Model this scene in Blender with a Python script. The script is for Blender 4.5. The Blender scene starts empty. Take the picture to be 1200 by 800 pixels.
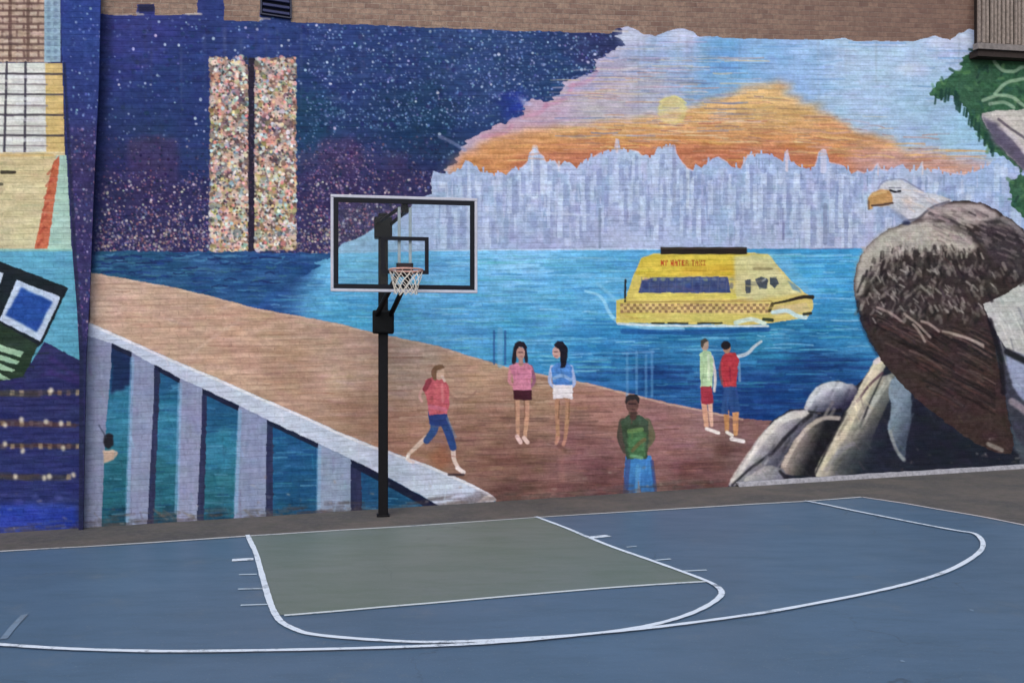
import bpy, bmesh, math, random
import numpy as np
from mathutils import Vector, Matrix

R = math.radians
rng = np.random.default_rng(7)
random.seed(7)
scene = bpy.context.scene
COL = scene.collection

# ------------------------------------------------------------------ survey
# Tracing sheet: the wall and the court were surveyed with a level camera of
# focal length F (tracing units), eye height H; tracing point (x, y) -> metres.
F, HX, HY, H = 1066.0, 600.0, 427.0, 1.97
def ground(x, y):
    d = F * H / (y - HY)
    return ((x - HX) / F * d, d)
A = np.array(ground(100, 618)); B = np.array(ground(1200, 548))
T = (B - A) / np.linalg.norm(B - A)            # along the wall, to the right
N = np.array([T[1], -T[0]])                     # out of the wall, to the court
def wall_sd(x, off=0.0):
    a = A + N * off
    k = (np.asarray(x, float) - HX) / F
    s = (a[0] - k * a[1]) / (k * T[1] - T[0])
    return s, a[1] + s * T[1]
def wall_pt(x, y, off=0.0):
    s, d = wall_sd(x, off)
    a = A + N * off
    return np.stack([a[0] + s * T[0], a[1] + s * T[1], H + (HY - np.asarray(y, float)) / F * d], -1)
def ybase(x, off=0.0):
    s, d = wall_sd(x, off)
    return HY + F * H / d

# ------------------------------------------------------------------ helpers
def obj(name, mesh, mats=(), parent=None):
    o = bpy.data.objects.new(name, mesh)
    COL.objects.link(o)
    for m in mats if isinstance(mats, (list, tuple)) else [mats]:
        mesh.materials.append(m)
    if parent: o.parent = parent
    return o
def tag(o, label=None, cat=None, group=None, kind=None):
    if label: o['label'] = label
    if cat: o['category'] = cat
    if group: o['group'] = group
    if kind: o['kind'] = kind
    return o
def from_bm(name, bm, mat, parent=None, smooth=False):
    me = bpy.data.meshes.new(name)
    bm.normal_update()
    bm.to_mesh(me); bm.free()
    if smooth:
        for p in me.polygons: p.use_smooth = True
    return obj(name, me, mat, parent)
def add_box(bm, c, size, rot=None, bevel=0.0):
    """box centred at c, optional 3x3 rotation"""
    m = Matrix.Translation(Vector(c)) @ ((rot.to_4x4()) if rot else Matrix.Identity(4)) @ Matrix.Diagonal((size[0], size[1], size[2], 1))
    g = bmesh.ops.create_cube(bm, size=1.0, matrix=m)
    if bevel:
        es = list({e for v in g['verts'] for e in v.link_edges})
        bmesh.ops.bevel(bm, geom=es, offset=bevel, segments=2, affect='EDGES', profile=0.5)
def add_tube(bm, pts, r, n=8, closed=False):
    pts = [Vector(p) for p in pts]
    L = len(pts); rings = []
    up = Vector((0.013, 0.021, 1))
    for i, p in enumerate(pts):
        if closed: d = pts[(i + 1) % L] - pts[i - 1]
        else: d = pts[min(i + 1, L - 1)] - pts[max(i - 1, 0)]
        d.normalize()
        u = up if abs(d.dot(up.normalized())) < .95 else Vector((1, .02, 0))
        a = d.cross(u).normalized(); b = d.cross(a).normalized()
        rr = r[i] if isinstance(r, (list, tuple)) else r
        rings.append([bm.verts.new(p + (a * math.cos(2 * math.pi * k / n) + b * math.sin(2 * math.pi * k / n)) * rr) for k in range(n)])
    for i in range(L if closed else L - 1):
        r0, r1 = rings[i], rings[(i + 1) % L]
        for k in range(n):
            bm.faces.new((r0[k], r0[(k + 1) % n], r1[(k + 1) % n], r1[k]))
    if not closed:
        bm.faces.new(rings[0][::-1]); bm.faces.new(rings[-1])

def lin(c):
    c = np.asarray(c, float) / 255.0
    return np.where(c <= .04045, c / 12.92, ((c + .055) / 1.055) ** 2.4)
GAIN = 1.0
def rgba(c, g=None):
    l = np.clip(lin(c) * (GAIN if g is None else g), 0, .9)
    return (float(l[0]), float(l[1]), float(l[2]), 1.0)

class NT:
    def __init__(self, name):
        self.m = bpy.data.materials.new(name); self.m.use_nodes = True
        self.t = self.m.node_tree; self.n = self.t.nodes; self.l = self.t.links
        self.b = self.n['Principled BSDF']
    def new(self, typ, **kw):
        n = self.n.new(typ)
        for k, v in kw.items():
            if k in n.inputs.keys(): n.inputs[k].default_value = v
            else: setattr(n, k, v)
        return n
    def link(self, a, b): self.l.new(a, b)
    def mix(self, fac, a, b, blend='MIX'):
        n = self.new('ShaderNodeMix', data_type='RGBA', blend_type=blend)
        for s, v in ((n.inputs[0], fac), (n.inputs[6], a), (n.inputs[7], b)):
            if hasattr(v, 'is_output'): self.link(v, s)
            else: s.default_value = v
        return n.outputs[2]
    def ramp(self, src, p0, p1, c0=(0, 0, 0, 1), c1=(1, 1, 1, 1)):
        n = self.new('ShaderNodeValToRGB')
        n.color_ramp.elements[0].position = p0; n.color_ramp.elements[1].position = p1
        n.color_ramp.elements[0].color = c0; n.color_ramp.elements[1].color = c1
        self.link(src, n.inputs[0]); return n.outputs[0]
    def noise(self, vec, scale, detail=4.0, rough=.6):
        n = self.new('ShaderNodeTexNoise'); n.inputs['Scale'].default_value = scale
        n.inputs['Detail'].default_value = detail; n.inputs['Roughness'].default_value = rough
        if vec is not None: self.link(vec, n.inputs['Vector'])
        return n.outputs['Fac']

def simple(name, c, rough=.6, metal=0.0, var=.12, scale=30.0, bump=.0, g=None):
    t = NT(name)
    tc = t.new('ShaderNodeTexCoord')
    f = t.noise(tc.outputs['Object'], scale)
    c1 = rgba(c, g); d = tuple(x * (1 - 2 * var) for x in c1[:3]) + (1,)
    col = t.mix(t.ramp(f, .35, .65), d, c1)
    t.link(col, t.b.inputs['Base Color'])
    t.b.inputs['Roughness'].default_value = rough; t.b.inputs['Metallic'].default_value = metal
    if max(c) < 60: t.b.inputs['Specular IOR Level'].default_value = .12
    if bump:
        bn = t.new('ShaderNodeBump'); bn.inputs['Strength'].default_value = bump; bn.inputs['Distance'].default_value = .01
        t.link(f, bn.inputs['Height']); t.link(bn.outputs[0], t.b.inputs['Normal'])
    return t.m

# =================================================================== MURAL
SS = 2                                  # canvas cells per tracing unit
X0, X1, Y0, Y1 = -120, 1320, -90, 650
W, Hh = (X1 - X0) * SS, (Y1 - Y0) * SS
CX = (np.arange(W) + .5) / SS + X0
CY = (np.arange(Hh) + .5) / SS + Y0
GX = np.broadcast_to(CX[None, :], (Hh, W)).astype(np.float32)
GY = np.broadcast_to(CY[:, None], (Hh, W)).astype(np.float32)
CAN = np.zeros((Hh, W, 3), np.float32)
IDM = np.zeros((Hh, W), np.int16)

def vnoise(sx, sy, oct=1):
    """value noise in -1..1, cell size sx, sy tracing units"""
    out = np.zeros((Hh, W), np.float32); amp = 1.0; tot = 0
    for o in range(oct):
        gx, gy = int(W / SS / sx) + 3, int(Hh / SS / sy) + 3
        g = rng.uniform(-1, 1, (gy, gx)).astype(np.float32)
        fx = np.arange(W, dtype=np.float32) / (SS * sx); fy = np.arange(Hh, dtype=np.float32) / (SS * sy)
        ix = fx.astype(int); iy = fy.astype(int)
        tx = fx - ix; ty = fy - iy
        tx = tx * tx * (3 - 2 * tx); ty = ty * ty * (3 - 2 * ty)
        row = g[:, ix] * (1 - tx) + g[:, ix + 1] * tx
        out += amp * (row[iy] * (1 - ty)[:, None] + row[iy + 1] * ty[:, None])
        tot += amp; amp *= .55; sx /= 2; sy /= 2
    return out / tot
nBIG = vnoise(90, 60, 2); nBIG2 = vnoise(70, 50, 2)
nST1 = vnoise(34, 3.4); nST2 = vnoise(14, 2.2); nST3 = vnoise(60, 6.5)
nF = vnoise(1.6, 1.3); nM = vnoise(5, 4, 2); nM2 = vnoise(8, 7, 2)
nV = vnoise(2.6, 22); nV2 = vnoise(7, 40)
nC1 = vnoise(16, 10, 2); nC2 = vnoise(16, 10, 2)

def cell(x): return int(round((x - X0) * SS))
def celly(y): return int(round((y - Y0) * SS))
def bbox(pts, pad):
    p = np.asarray(pts, float)
    x0 = max(cell(p[:, 0].min() - pad), 0); x1 = min(cell(p[:, 0].max() + pad) + 1, W)
    y0 = max(celly(p[:, 1].min() - pad), 0); y1 = min(celly(p[:, 1].max() + pad) + 1, Hh)
    return slice(y0, max(y1, y0)), slice(x0, max(x1, x0))
def spline(pts, n=6, closed=False):
    P = [np.asarray(p, float) for p in pts]; L = len(P); out = []
    rngi = range(L if closed else L - 1)
    for i in rngi:
        if closed: p0, p1, p2, p3 = P[i - 1], P[i], P[(i + 1) % L], P[(i + 2) % L]
        else: p0, p1, p2, p3 = P[max(i - 1, 0)], P[i], P[i + 1], P[min(i + 2, L - 1)]
        for k in range(n):
            t = k / n
            out.append(.5 * ((2 * p1) + (-p0 + p2) * t + (2 * p0 - 5 * p1 + 4 * p2 - p3) * t * t + (-p0 + 3 * p1 - 3 * p2 + p3) * t ** 3))
    if not closed: out.append(P[-1])
    return out
def blur(m, r):
    r = max(int(r * SS), 1)
    for _ in range(2):
        for ax in (0, 1):
            c = np.cumsum(np.pad(m, [(r + 1, r) if a == ax else (0, 0) for a in (0, 1)], mode='edge'), axis=ax, dtype=np.float64)
            n = m.shape[ax]
            m = ((np.take(c, np.arange(2 * r + 1, 2 * r + 1 + n), ax) - np.take(c, np.arange(0, n), ax)) / (2 * r + 1)).astype(np.float32)
    return m
def pmask(pts, warp=.6, soft=0, wx=None):
    sl = bbox(pts, 6 + soft * 3 + abs(warp) * 2 + (wx or 0))
    X = GX[sl] + warp * nM[sl] * 1.5 + (wx or 0) * nST1[sl]
    Y = GY[sl] + warp * nM2[sl] * 1.5
    ins = np.zeros(X.shape, bool)
    P = [tuple(map(float, p)) for p in pts]
    for (xa, ya), (xb, yb) in zip(P, P[1:] + P[:1]):
        if ya == yb: continue
        c = ((ya > Y) != (yb > Y)) & (X < (xb - xa) * (Y - ya) / (yb - ya) + xa)
        ins ^= c
    m = ins.astype(np.float32)
    if soft: m = blur(m, soft)
    return sl, m
def streak(sl, amt, kind='h'):
    if kind == 'h': t = nST1[sl] * .6 + nST2[sl] * .5 + nF[sl] * .25
    elif kind == 'v': t = nV[sl] * .7 + nV2[sl] * .3 + nF[sl] * .2
    else: t = nM[sl] * .7 + nF[sl] * .4
    return (t * amt)[..., None]
def put(sl, m, col, alpha=1.0, pid=None):
    a = (m * alpha)[..., None]
    CAN[sl] = CAN[sl] * (1 - a) + col * a
    if pid is not None: IDM[sl][m > .5] = pid
def paint(pts, c, pid=None, warp=.6, soft=0, alpha=1.0, st=6, kind='h', c2=None, ax=None, smooth=False, wx=None):
    """fill; c2 + ax=((x0,y0),(x1,y1)) gives two paint tones blended along that axis"""
    if smooth: pts = spline(pts, 6, True)
    sl, m = pmask(pts, warp, soft, wx)
    col = np.asarray(c, np.float32)
    if c2 is not None:
        (ax0, ay0), (ax1, ay1) = ax
        L = (ax1 - ax0) ** 2 + (ay1 - ay0) ** 2
        t = np.clip(((GX[sl] - ax0) * (ax1 - ax0) + (GY[sl] - ay0) * (ay1 - ay0)) / L + nM2[sl] * .06, 0, 1)[..., None]
        col = col * (1 - t) + np.asarray(c2, np.float32) * t
    put(sl, m, col + streak(sl, st, kind), alpha, pid)
def brush(pts, w, c, pid=None, alpha=1.0, st=5, warp=.3, smooth=True, soft=.6):
    if smooth and len(pts) > 2: pts = spline(pts, 5)
    ws = w if isinstance(w, (list, tuple)) else (w, w)
    sl = bbox(pts, max(ws) + 3)
    X = GX[sl] + warp * nM[sl]; Y = GY[sl] + warp * nM2[sl]
    if X.size == 0: return
    d = np.full(X.shape, -1e9, np.float32); n = len(pts) - 1
    for i in range(n):
        (xa, ya), (xb, yb) = pts[i], pts[i + 1]
        L = (xb - xa) ** 2 + (yb - ya) ** 2 + 1e-9
        t = np.clip(((X - xa) * (xb - xa) + (Y - ya) * (yb - ya)) / L, 0, 1)
        dd = np.hypot(X - xa - t * (xb - xa), Y - ya - t * (yb - ya))
        r = (ws[0] + (ws[1] - ws[0]) * (i + t) / n) / 2
        d = np.maximum(d, r - dd)
    m = np.clip(d / soft + .5, 0, 1).astype(np.float32)
    put(sl, m, np.asarray(c, np.float32) + streak(sl, st, 'm'), alpha, pid)
def ell(cx, cy, rx, ry, c, pid=None, rot=0, **kw):
    a = np.linspace(0, 2 * math.pi, 20, endpoint=False); cr, sr = math.cos(rot), math.sin(rot)
    paint([(cx + rx * math.cos(t) * cr - ry * math.sin(t) * sr, cy + rx * math.cos(t) * sr + ry * math.sin(t) * cr) for t in a], c, pid, **kw)
def dots(n, xr, yr, cols, r=(.7, 1.3), alpha=(.4, 1), keep=None, pid=None):
    cols = np.asarray(cols, np.float32)
    for _ in range(n):
        x = rng.uniform(*xr); y = rng.uniform(*yr)
        if keep is not None and not keep(x, y): continue
        rr = rng.uniform(*r); q = int(rr * SS) + 2
        ix, iy = cell(x), celly(y)
        if ix - q < 0 or iy - q < 0 or ix + q >= W or iy + q >= Hh: continue
        sl = (slice(iy - q, iy + q + 1), slice(ix - q, ix + q + 1))
        d = np.hypot((GX[sl] - x), (GY[sl] - y) * rng.uniform(.8, 1.2))
        m = np.clip((rr - d) * 1.6 + .5, 0, 1).astype(np.float32)
        put(sl, m, cols[rng.integers(len(cols))] + rng.normal(0, 8, 3).astype(np.float32), rng.uniform(*alpha), pid)
def grad(sl, stops):
    """stops: (x, y, colour, radius) blended by inverse distance"""
    X, Y = GX[sl] + nC1[sl] * 12, GY[sl] + nC2[sl] * 10
    num = np.zeros(X.shape + (3,), np.float32); den = np.zeros(X.shape, np.float32)
    for x, y, c, r in stops:
        w = 1.0 / (((X - x) ** 2 + (Y - y) ** 2) / (r * r) + .12) ** 2
        num += w[..., None] * np.asarray(c, np.float32); den += w
    return num / den[..., None]

PARTS = {}      # id -> (object name, label)
def part(i, name, label=None): PARTS[i] = (name, label); return i
BRICK = part(0, 'bare_brick')
NIGHT = part(1, 'painted_night_sky', 'painted starry navy night sky with dotted city lights')
WATER = part(2, 'painted_water', 'painted blue harbour water')
DAY = part(3, 'painted_sunset_sky', 'painted blue and orange sunset sky with small yellow sun')
SKYL = part(4, 'painted_skyline', 'painted pale lavender city skyline')
TOW1 = part(5, 'painted_tower', 'painted tower of mosaic dots, the left of the two')
TOW2 = part(6, 'painted_tower', 'painted tower of mosaic dots, the right of the two')
DECK = part(7, 'painted_boardwalk', 'painted tan and red brown boardwalk')
RAIL = part(8, 'painted_railing', 'painted white railing with wide pale posts over blue water')
BOAT = part(9, 'painted_boat', 'painted yellow water taxi with checker stripe')
EAGLE = part(10, 'painted_eagle', 'painted bald eagle with white head and dark brown wing')
ROCK = part(11, 'painted_rocks', 'painted pale boulders under the eagle')
TREE = part(12, 'painted_tree', 'painted green tree branch with pale rock')
LEFT = part(13, 'painted_building', 'painted yellow building with lattice front over a navy night block')
PP = [part(14 + i, 'painted_person', l) for i, l in enumerate((
    'painted runner in pink shirt and blue jeans', 'painted girl in pink top and dark shorts',
    'painted girl in blue top and white shorts', 'painted man in green shirt and blue jeans facing out',
    'painted person in pale green shirt and red shorts', 'painted person in red top pointing over the water'))]
CITY = part(21, 'painted_city_lights', 'painted purple haze of dotted city lights by the water')

ALL = (slice(0, Hh), slice(0, W))
# ---- base coat: everything night
c = grad(ALL, [(170, 40, (52, 60, 128), 90), (200, 100, (40, 60, 118), 90), (330, 40, (46, 66, 126), 90), (420, 70, (44, 66, 122), 90), (350, 130, (30, 66, 100), 60),
               (480, 150, (28, 58, 98), 70), (560, 60, (48, 72, 124), 80), (640, 70, (42, 68, 118), 70), (60, 60, (48, 70, 145), 60), (180, 160, (40, 60, 105), 50),
               (700, 50, (48, 56, 104), 50), (605, 120, (38, 58, 158), 16), (150, 220, (44, 46, 98), 70), (450, 210, (58, 58, 106), 70)])
put(ALL, np.ones((Hh, W), np.float32), c + streak(ALL, 7) + (nM * 5)[..., None], pid=NIGHT)
# stars
for n, xr, yr, a in ((330, (125, 380), (20, 165), (.15, .8)), (1100, (360, 720), (30, 150), (.2, .85)), (300, (330, 560), (120, 190), (.15, .6)), (160, (560, 700), (40, 120), (.25, .8)),
                     (150, (72, 128), (-40, 160), (.2, .75))):
    dots(n, xr, yr, [(140, 165, 208), (120, 150, 195), (175, 190, 222), (110, 120, 180)], (.55, 1.45), a)
dots(700, (365, 715), (34, 150), [(140, 165, 208), (120, 150, 195), (96, 116, 170)], (.7, 1.5), (.3, .8))
dots(500, (125, 540), (30, 200), [(30, 44, 92), (26, 52, 88), (40, 44, 100)], (1.2, 3), (.2, .5))
dots(60, (130, 700), (25, 160), [(200, 210, 235)], (1.2, 1.9), (.6, .95))
# purple haze blocks and city lights
for x0, x1, y0, a in ((150, 212, 158, .5), (112, 150, 200, .35), (205, 246, 215, .3), (350, 375, 175, .4), (372, 420, 160, .5), (405, 430, 168, .5), (455, 480, 178, .35), (430, 525, 205, .3), (345, 420, 200, .4)):
    paint([(x0, y0 + 6), (x0 + (x1 - x0) * .3, y0), (x1 - 4, y0 + 3), (x1, 297), (x0, 297)], (84, 58, 100), warp=2, soft=3, alpha=a, st=14, kind='m')
paint([(104, 215), (246, 205), (346, 200), (520, 195), (520, 300), (104, 300)], (46, 44, 88), CITY, warp=3, soft=8, alpha=.6, st=14, kind='m')
for n, yr, a in ((900, (160, 300), (.2, .6)), (2100, (200, 298), (.25, .75)), (1900, (245, 297), (.3, .85))):
    dots(n, (106, 525), yr, [(140, 130, 165), (176, 150, 160), (110, 104, 160), (176, 112, 128), (90, 104, 160), (204, 176, 160), (160, 96, 110)], (.6, 1.45), a, keep=lambda x, y: nM2[celly(y), cell(x)] + nC1[celly(y), cell(x)] * .7 > rng.uniform(-.95, .0))
dots(420, (106, 400), (268, 297), [(190, 170, 150), (175, 165, 170), (120, 90, 110), (60, 50, 70)], (.7, 1.7), (.4, .85))
dots(900, (106, 525), (170, 297), [(30, 34, 74), (40, 40, 80), (28, 44, 80)], (.8, 1.8), (.4, .85))
dots(260, (106, 525), (210, 296), [(220, 206, 196), (204, 196, 206)], (.8, 1.6), (.5, .9))
dots(260, (360, 440), (165, 240), [(165, 120, 150), (130, 120, 165), (180, 150, 175)], (.6, 1.3), (.3, .8))
# towers of mosaic dots
PAL = [(226, 208, 184), (214, 158, 146), (190, 156, 120), (150, 176, 184), (126, 92, 78), (230, 226, 222), (158, 150, 104), (205, 190, 170), (100, 90, 100), (220, 180, 170)]
for pid, xa, xb, ya, yb in ((TOW1, 246, 291, 66, 295), (TOW2, 298, 347, 68, 293)):
    paint([(xa, ya), (xb, ya + (9 if pid == TOW1 else 0)), (xb, yb), (xa, yb)], (134, 112, 108), pid, warp=1.6, st=30, kind='m')
    dots(70, (xa + 3, xb - 3), (ya + 3, yb - 3), [(226, 160, 150), (214, 196, 170), (120, 160, 170), (70, 64, 76), (180, 140, 104), (232, 226, 220)], (3, 6), (.4, .8))
    nn = int((xb - xa) * (yb - ya) / 13)
    for (ylo, yhi, pal) in ((ya, ya + 60, [(190, 190, 180), (150, 170, 165), (214, 158, 146), (120, 110, 110), (226, 208, 184)]), (ya + 20, yb, PAL), (yb - 90, yb, PAL + [(200, 186, 130), (170, 155, 100)])):
        dots(int(nn * (yhi - ylo) / (yb - ya)), (xa + 1, xb - 1), (ylo, yhi), pal, (1.4, 3.4), (.6, .95))
    dots(46, (xa + 4, xb - 4), (ya + 4, yb - 4), [(228, 150, 146), (236, 190, 180), (200, 150, 120), (130, 160, 170), (80, 70, 80)], (3, 7), (.25, .5))
    dots(260, (xa + 1, xb - 1), (ya, yb), [(244, 238, 230), (240, 200, 192), (236, 150, 140), (200, 222, 226), (240, 214, 160)], (.9, 2.2), (.6, .95))
    dots(330, (xa + 1, xb - 1), (ya, yb), [(60, 50, 62), (70, 90, 100), (86, 60, 56)], (.7, 1.6), (.5, .9))
paint([(291, 68), (298, 68), (298, 296), (291, 296)], (44, 38, 58), NIGHT, warp=.8, st=10, kind='m')
dots(30, (292, 298), (70, 290), [(120, 90, 110), (90, 90, 130)], (.7, 1.2), (.3, .7))

# ---- day sky
edge = [(727, 28), (724, 44), (729, 52), (712, 62), (700, 72), (703, 80), (688, 88), (668, 93), (660, 101), (654, 113), (636, 119), (617, 116), (611, 134), (600, 143), (577, 147), (562, 156), (549, 165), (540, 176), (536, 186), (520, 203), (505, 212)]
daypoly = edge + [(505, 300), (1330, 300), (1330, -60), (740, -60)]
sl, m = pmask(daypoly, 2.0, 0, 5)
col = grad(sl, [(745, 38, (186, 188, 214), 22), (765, 62, (160, 182, 218), 26), (800, 45, (178, 190, 220), 24), (790, 70, (160, 185, 222), 26), (850, 75, (112, 166, 218), 34), (845, 95, (128, 168, 206), 24), (890, 62, (140, 180, 222), 36), (940, 90, (150, 184, 226), 50),
                (920, 118, (124, 164, 220), 30), (1010, 90, (172, 198, 226), 60), (1080, 110, (160, 192, 220), 60), (1120, 60, (176, 192, 226), 40), (1060, 150, (166, 192, 222), 40), (1140, 150, (158, 198, 228), 36),
                (700, 90, (178, 172, 200), 30), (670, 105, (190, 174, 196), 30), (650, 125, (192, 168, 190), 26), (610, 145, (190, 158, 176), 24), (720, 112, (188, 178, 190), 30), (690, 125, (186, 178, 186), 30), (760, 105, (176, 178, 196), 28), (1040, 60, (176, 200, 228), 60), (1240, 120, (150, 190, 226), 70)])
put(sl, m, col + streak(sl, 9), pid=DAY)
# streaky orange wedge
paint([(535, 190), (556, 172), (580, 162), (620, 152), (690, 143), (760, 138), (812, 124), (850, 110), (885, 98), (912, 96), (936, 112), (962, 130), (1005, 150), (1042, 166), (1105, 186), (1200, 204), (1200, 225), (535, 225)],
      (220, 176, 120), DAY, warp=2.5, soft=4, st=20, c2=(206, 148, 100), ax=((800, 120), (800, 185)), wx=16)
paint([(540, 190), (580, 172), (640, 166), (720, 164), (800, 160), (880, 152), (960, 158), (1020, 172), (1100, 190), (1100, 225), (540, 225)], (206, 142, 92), warp=3, soft=6, alpha=.75, st=24, wx=14)
paint([(600, 186), (700, 172), (800, 172), (900, 172), (1000, 178), (1060, 190), (1060, 225), (600, 225)], (186, 112, 88), warp=3, soft=5, alpha=.7, st=20, wx=12)
paint([(860, 120), (900, 108), (925, 118), (925, 150), (860, 150)], (216, 182, 120), warp=3, soft=8, alpha=.55, st=14, wx=10)
paint([(1000, 172), (1080, 176), (1200, 194), (1200, 222), (1000, 215)], (200, 166, 170), warp=3, soft=6, alpha=.7, st=18, wx=16)
for _ in range(150):
    x = rng.uniform(545, 1120); y = rng.uniform(138, 200); L = rng.uniform(12, 55)
    if y < 195 - (1 - abs(x - 880) / 340) * 95: continue
    brush([(x, y), (x + L / 2, y + rng.uniform(-1.5, 1.5)), (x + L, y + rng.uniform(-1, 3))], rng.uniform(.8, 2.2), [(230, 190, 130), (176, 110, 88), (214, 150, 110), (190, 150, 140), (224, 170, 100)][rng.integers(5)], alpha=rng.uniform(.3, .75))
for _ in range(90):                              # pink and lavender streaks by the night edge
    x = rng.uniform(560, 800); y = rng.uniform(50, 150); L = rng.uniform(15, 60)
    if x < 560 + (150 - y) * 1.55: continue
    brush([(x, y), (x + L, y + rng.uniform(-1, 2))], rng.uniform(.8, 2), [(204, 150, 174), (200, 186, 206), (168, 160, 190), (206, 190, 180), (150, 140, 160)][rng.integers(5)], alpha=rng.uniform(.25, .6))
for x0, y0, x1, y1 in ((612, 137, 640, 122), (640, 124, 672, 100), (668, 101, 700, 82), (565, 160, 600, 148)):
    brush([(x0, y0), ((x0 + x1) / 2 + 6, (y0 + y1) / 2 + 3), (x1, y1)], 5, (198, 134, 164), alpha=.45, soft=3)
paint([(590, 112), (612, 106), (617, 118), (611, 132), (600, 141), (586, 140)], (38, 58, 140), NIGHT, warp=2, soft=3, alpha=.55)
brush([(515, 160), (528, 166), (545, 176)], 4, (130, 140, 180), alpha=.6, soft=2)
paint([(606, 112), (618, 118), (626, 124), (612, 122)], (170, 175, 215), warp=1, soft=1.5, alpha=.7)
for _ in range(46):                              # blue sky streaks
    x = rng.uniform(730, 1120); y = rng.uniform(50, 150); L = rng.uniform(20, 70)
    if y > 60 + abs(x - 880) * .35: continue
    brush([(x, y), (x + L, y + rng.uniform(-1, 1))], rng.uniform(1, 2.4), [(190, 206, 232), (110, 150, 205), (96, 150, 210), (200, 205, 225)][rng.integers(4)], alpha=rng.uniform(.2, .5))
for _ in range(170):
    x = rng.uniform(640, 860); y = rng.uniform(66, 160); L = rng.uniform(14, 60)
    if y < 60 + max(0, 700 - x) * .6 or y > 175: continue
    brush([(x, y), (x + L * .5, y + rng.uniform(-1, 1)), (x + L, y)], rng.uniform(.7, 1.8), [(214, 196, 176), (130, 130, 160), (206, 196, 210), (200, 150, 130), (224, 200, 150), (110, 140, 190)][rng.integers(6)], alpha=rng.uniform(.3, .65))
for _ in range(120):
    x = rng.uniform(560, 1080); y = rng.uniform(112, 178); L = rng.uniform(10, 40)
    if y < 190 - (1 - abs(x - 880) / 340) * 88: continue
    brush([(x, y), (x + L, y + rng.uniform(-1, 2))], rng.uniform(.7, 1.6), [(150, 124, 110), (226, 204, 160), (170, 100, 80), (190, 170, 150), (130, 110, 120)][rng.integers(5)], alpha=rng.uniform(.3, .7))
for cx, cy, rx, ry in ((740, 42, 16, 9), (800, 42, 16, 7), (1125, 46, 16, 8), (1100, 52, 14, 7), (1070, 80, 20, 8)):
    ell(cx, cy, rx, ry, (200, 206, 228), soft=4, alpha=.7, warp=2)
ell(788, 129, 17, 17, (216, 204, 140), warp=1.2, st=14, soft=1, alpha=.88)
ell(786, 137, 11, 8, (216, 186, 160), warp=1, soft=3, alpha=.7)
for k in range(9): brush([(768 + rng.uniform(0, 12), 116 + k * 3.4), (790 + rng.uniform(0, 26), 116.5 + k * 3.4)], rng.uniform(.9, 1.8), [(206, 176, 130), (190, 180, 170), (222, 190, 120)][rng.integers(3)], alpha=.55)
brush([(774, 119), (790, 113), (804, 121)], 2.4, (220, 214, 130), alpha=.6)
for _ in range(160):
    x = rng.uniform(830, 1000); y = rng.uniform(98, 182); L = rng.uniform(10, 42)
    if y < 106 + abs(x - 890) * .5: continue
    brush([(x, y), (x + L * .5, y + rng.uniform(-1, 1)), (x + L, y + rng.uniform(0, 2))], rng.uniform(.8, 2), [(222, 190, 140), (176, 128, 98), (196, 164, 130), (206, 150, 104), (170, 140, 130)][rng.integers(5)], alpha=rng.uniform(.3, .6))

# ---- skyline
sky = [(505, 212), (508, 200), (515, 203), (528, 204), (541, 197), (545, 188), (552, 190), (560, 196), (562, 201), (575, 203), (588, 202), (593, 205), (600, 198), (612, 196), (618, 190), (620, 180), (624, 176), (627, 171), (630, 177), (637, 184),
       (640, 190), (650, 188), (655, 195), (662, 188), (670, 192), (676, 198), (685, 187), (697, 183), (702, 180), (710, 176), (720, 174), (722, 163), (725, 164), (727, 175), (740, 176), (748, 178), (752, 182), (766, 182), (771, 172), (790, 170), (793, 180),
       (798, 188), (805, 197), (812, 200), (815, 192), (822, 197), (835, 186), (842, 184), (852, 190), (858, 196), (868, 198), (876, 182), (888, 180), (900, 180), (912, 186), (918, 190), (920, 178), (923, 176), (925, 187), (935, 195), (945, 198),
       (955, 195), (960, 178), (963, 176), (968, 176), (972, 190), (985, 193), (990, 195), (998, 204), (1005, 200), (1012, 203), (1022, 200), (1028, 192), (1032, 198), (1040, 200), (1050, 195), (1058, 192), (1062, 198), (1075, 200), (1080, 190),
       (1083, 200), (1095, 198), (1110, 202), (1130, 205), (1145, 200), (1160, 193), (1172, 182), (1185, 180), (1195, 190), (1210, 186), (1250, 195), (1330, 190)]
nightedge = [(385, 299), (396, 292), (402, 285), (418, 280), (432, 272), (446, 264), (466, 258), (478, 250), (484, 237), (496, 231), (506, 227)]
spk = []
for (xa, ya), (xb, yb) in zip(sky, sky[1:]):
    spk.append((xa, ya))
    k = int((xb - xa) / 4)
    for j in range(1, k):
        x = xa + (xb - xa) * j / k; y = ya + (yb - ya) * j / k; h = rng.choice([0, 2, 4, -3, 6]) * (1 if xa > 560 else .5)
        spk += [(x - 1.2, y), (x - .9, y - h), (x + .9, y - h), (x + 1.2, y)]
spk.append(sky[-1])
sl, m = pmask(spk + [(1330, 300), (385, 300)] + nightedge[1:], .45)
col = grad(sl, [(560, 240, (166, 182, 214), 60), (640, 215, (182, 196, 224), 50), (700, 240, (166, 178, 212), 60), (760, 200, (182, 198, 226), 40), (640, 275, (160, 172, 206), 50), (720, 280, (174, 184, 214), 50), (850, 220, (164, 184, 220), 50), (900, 260, (168, 180, 212), 50), (960, 220, (160, 178, 214), 50), (980, 270, (176, 184, 214), 40), (1150, 215, (160, 182, 220), 40), (420, 290, (150, 190, 220), 30), (1080, 205, (176, 190, 220), 30)])
put(sl, m, col + streak(sl, 6, 'v') + streak(sl, 6, 'm'), pid=SKYL)
tops = np.array(sky)
def skytop(x): return float(np.interp(x, tops[:, 0], tops[:, 1]))
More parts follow.
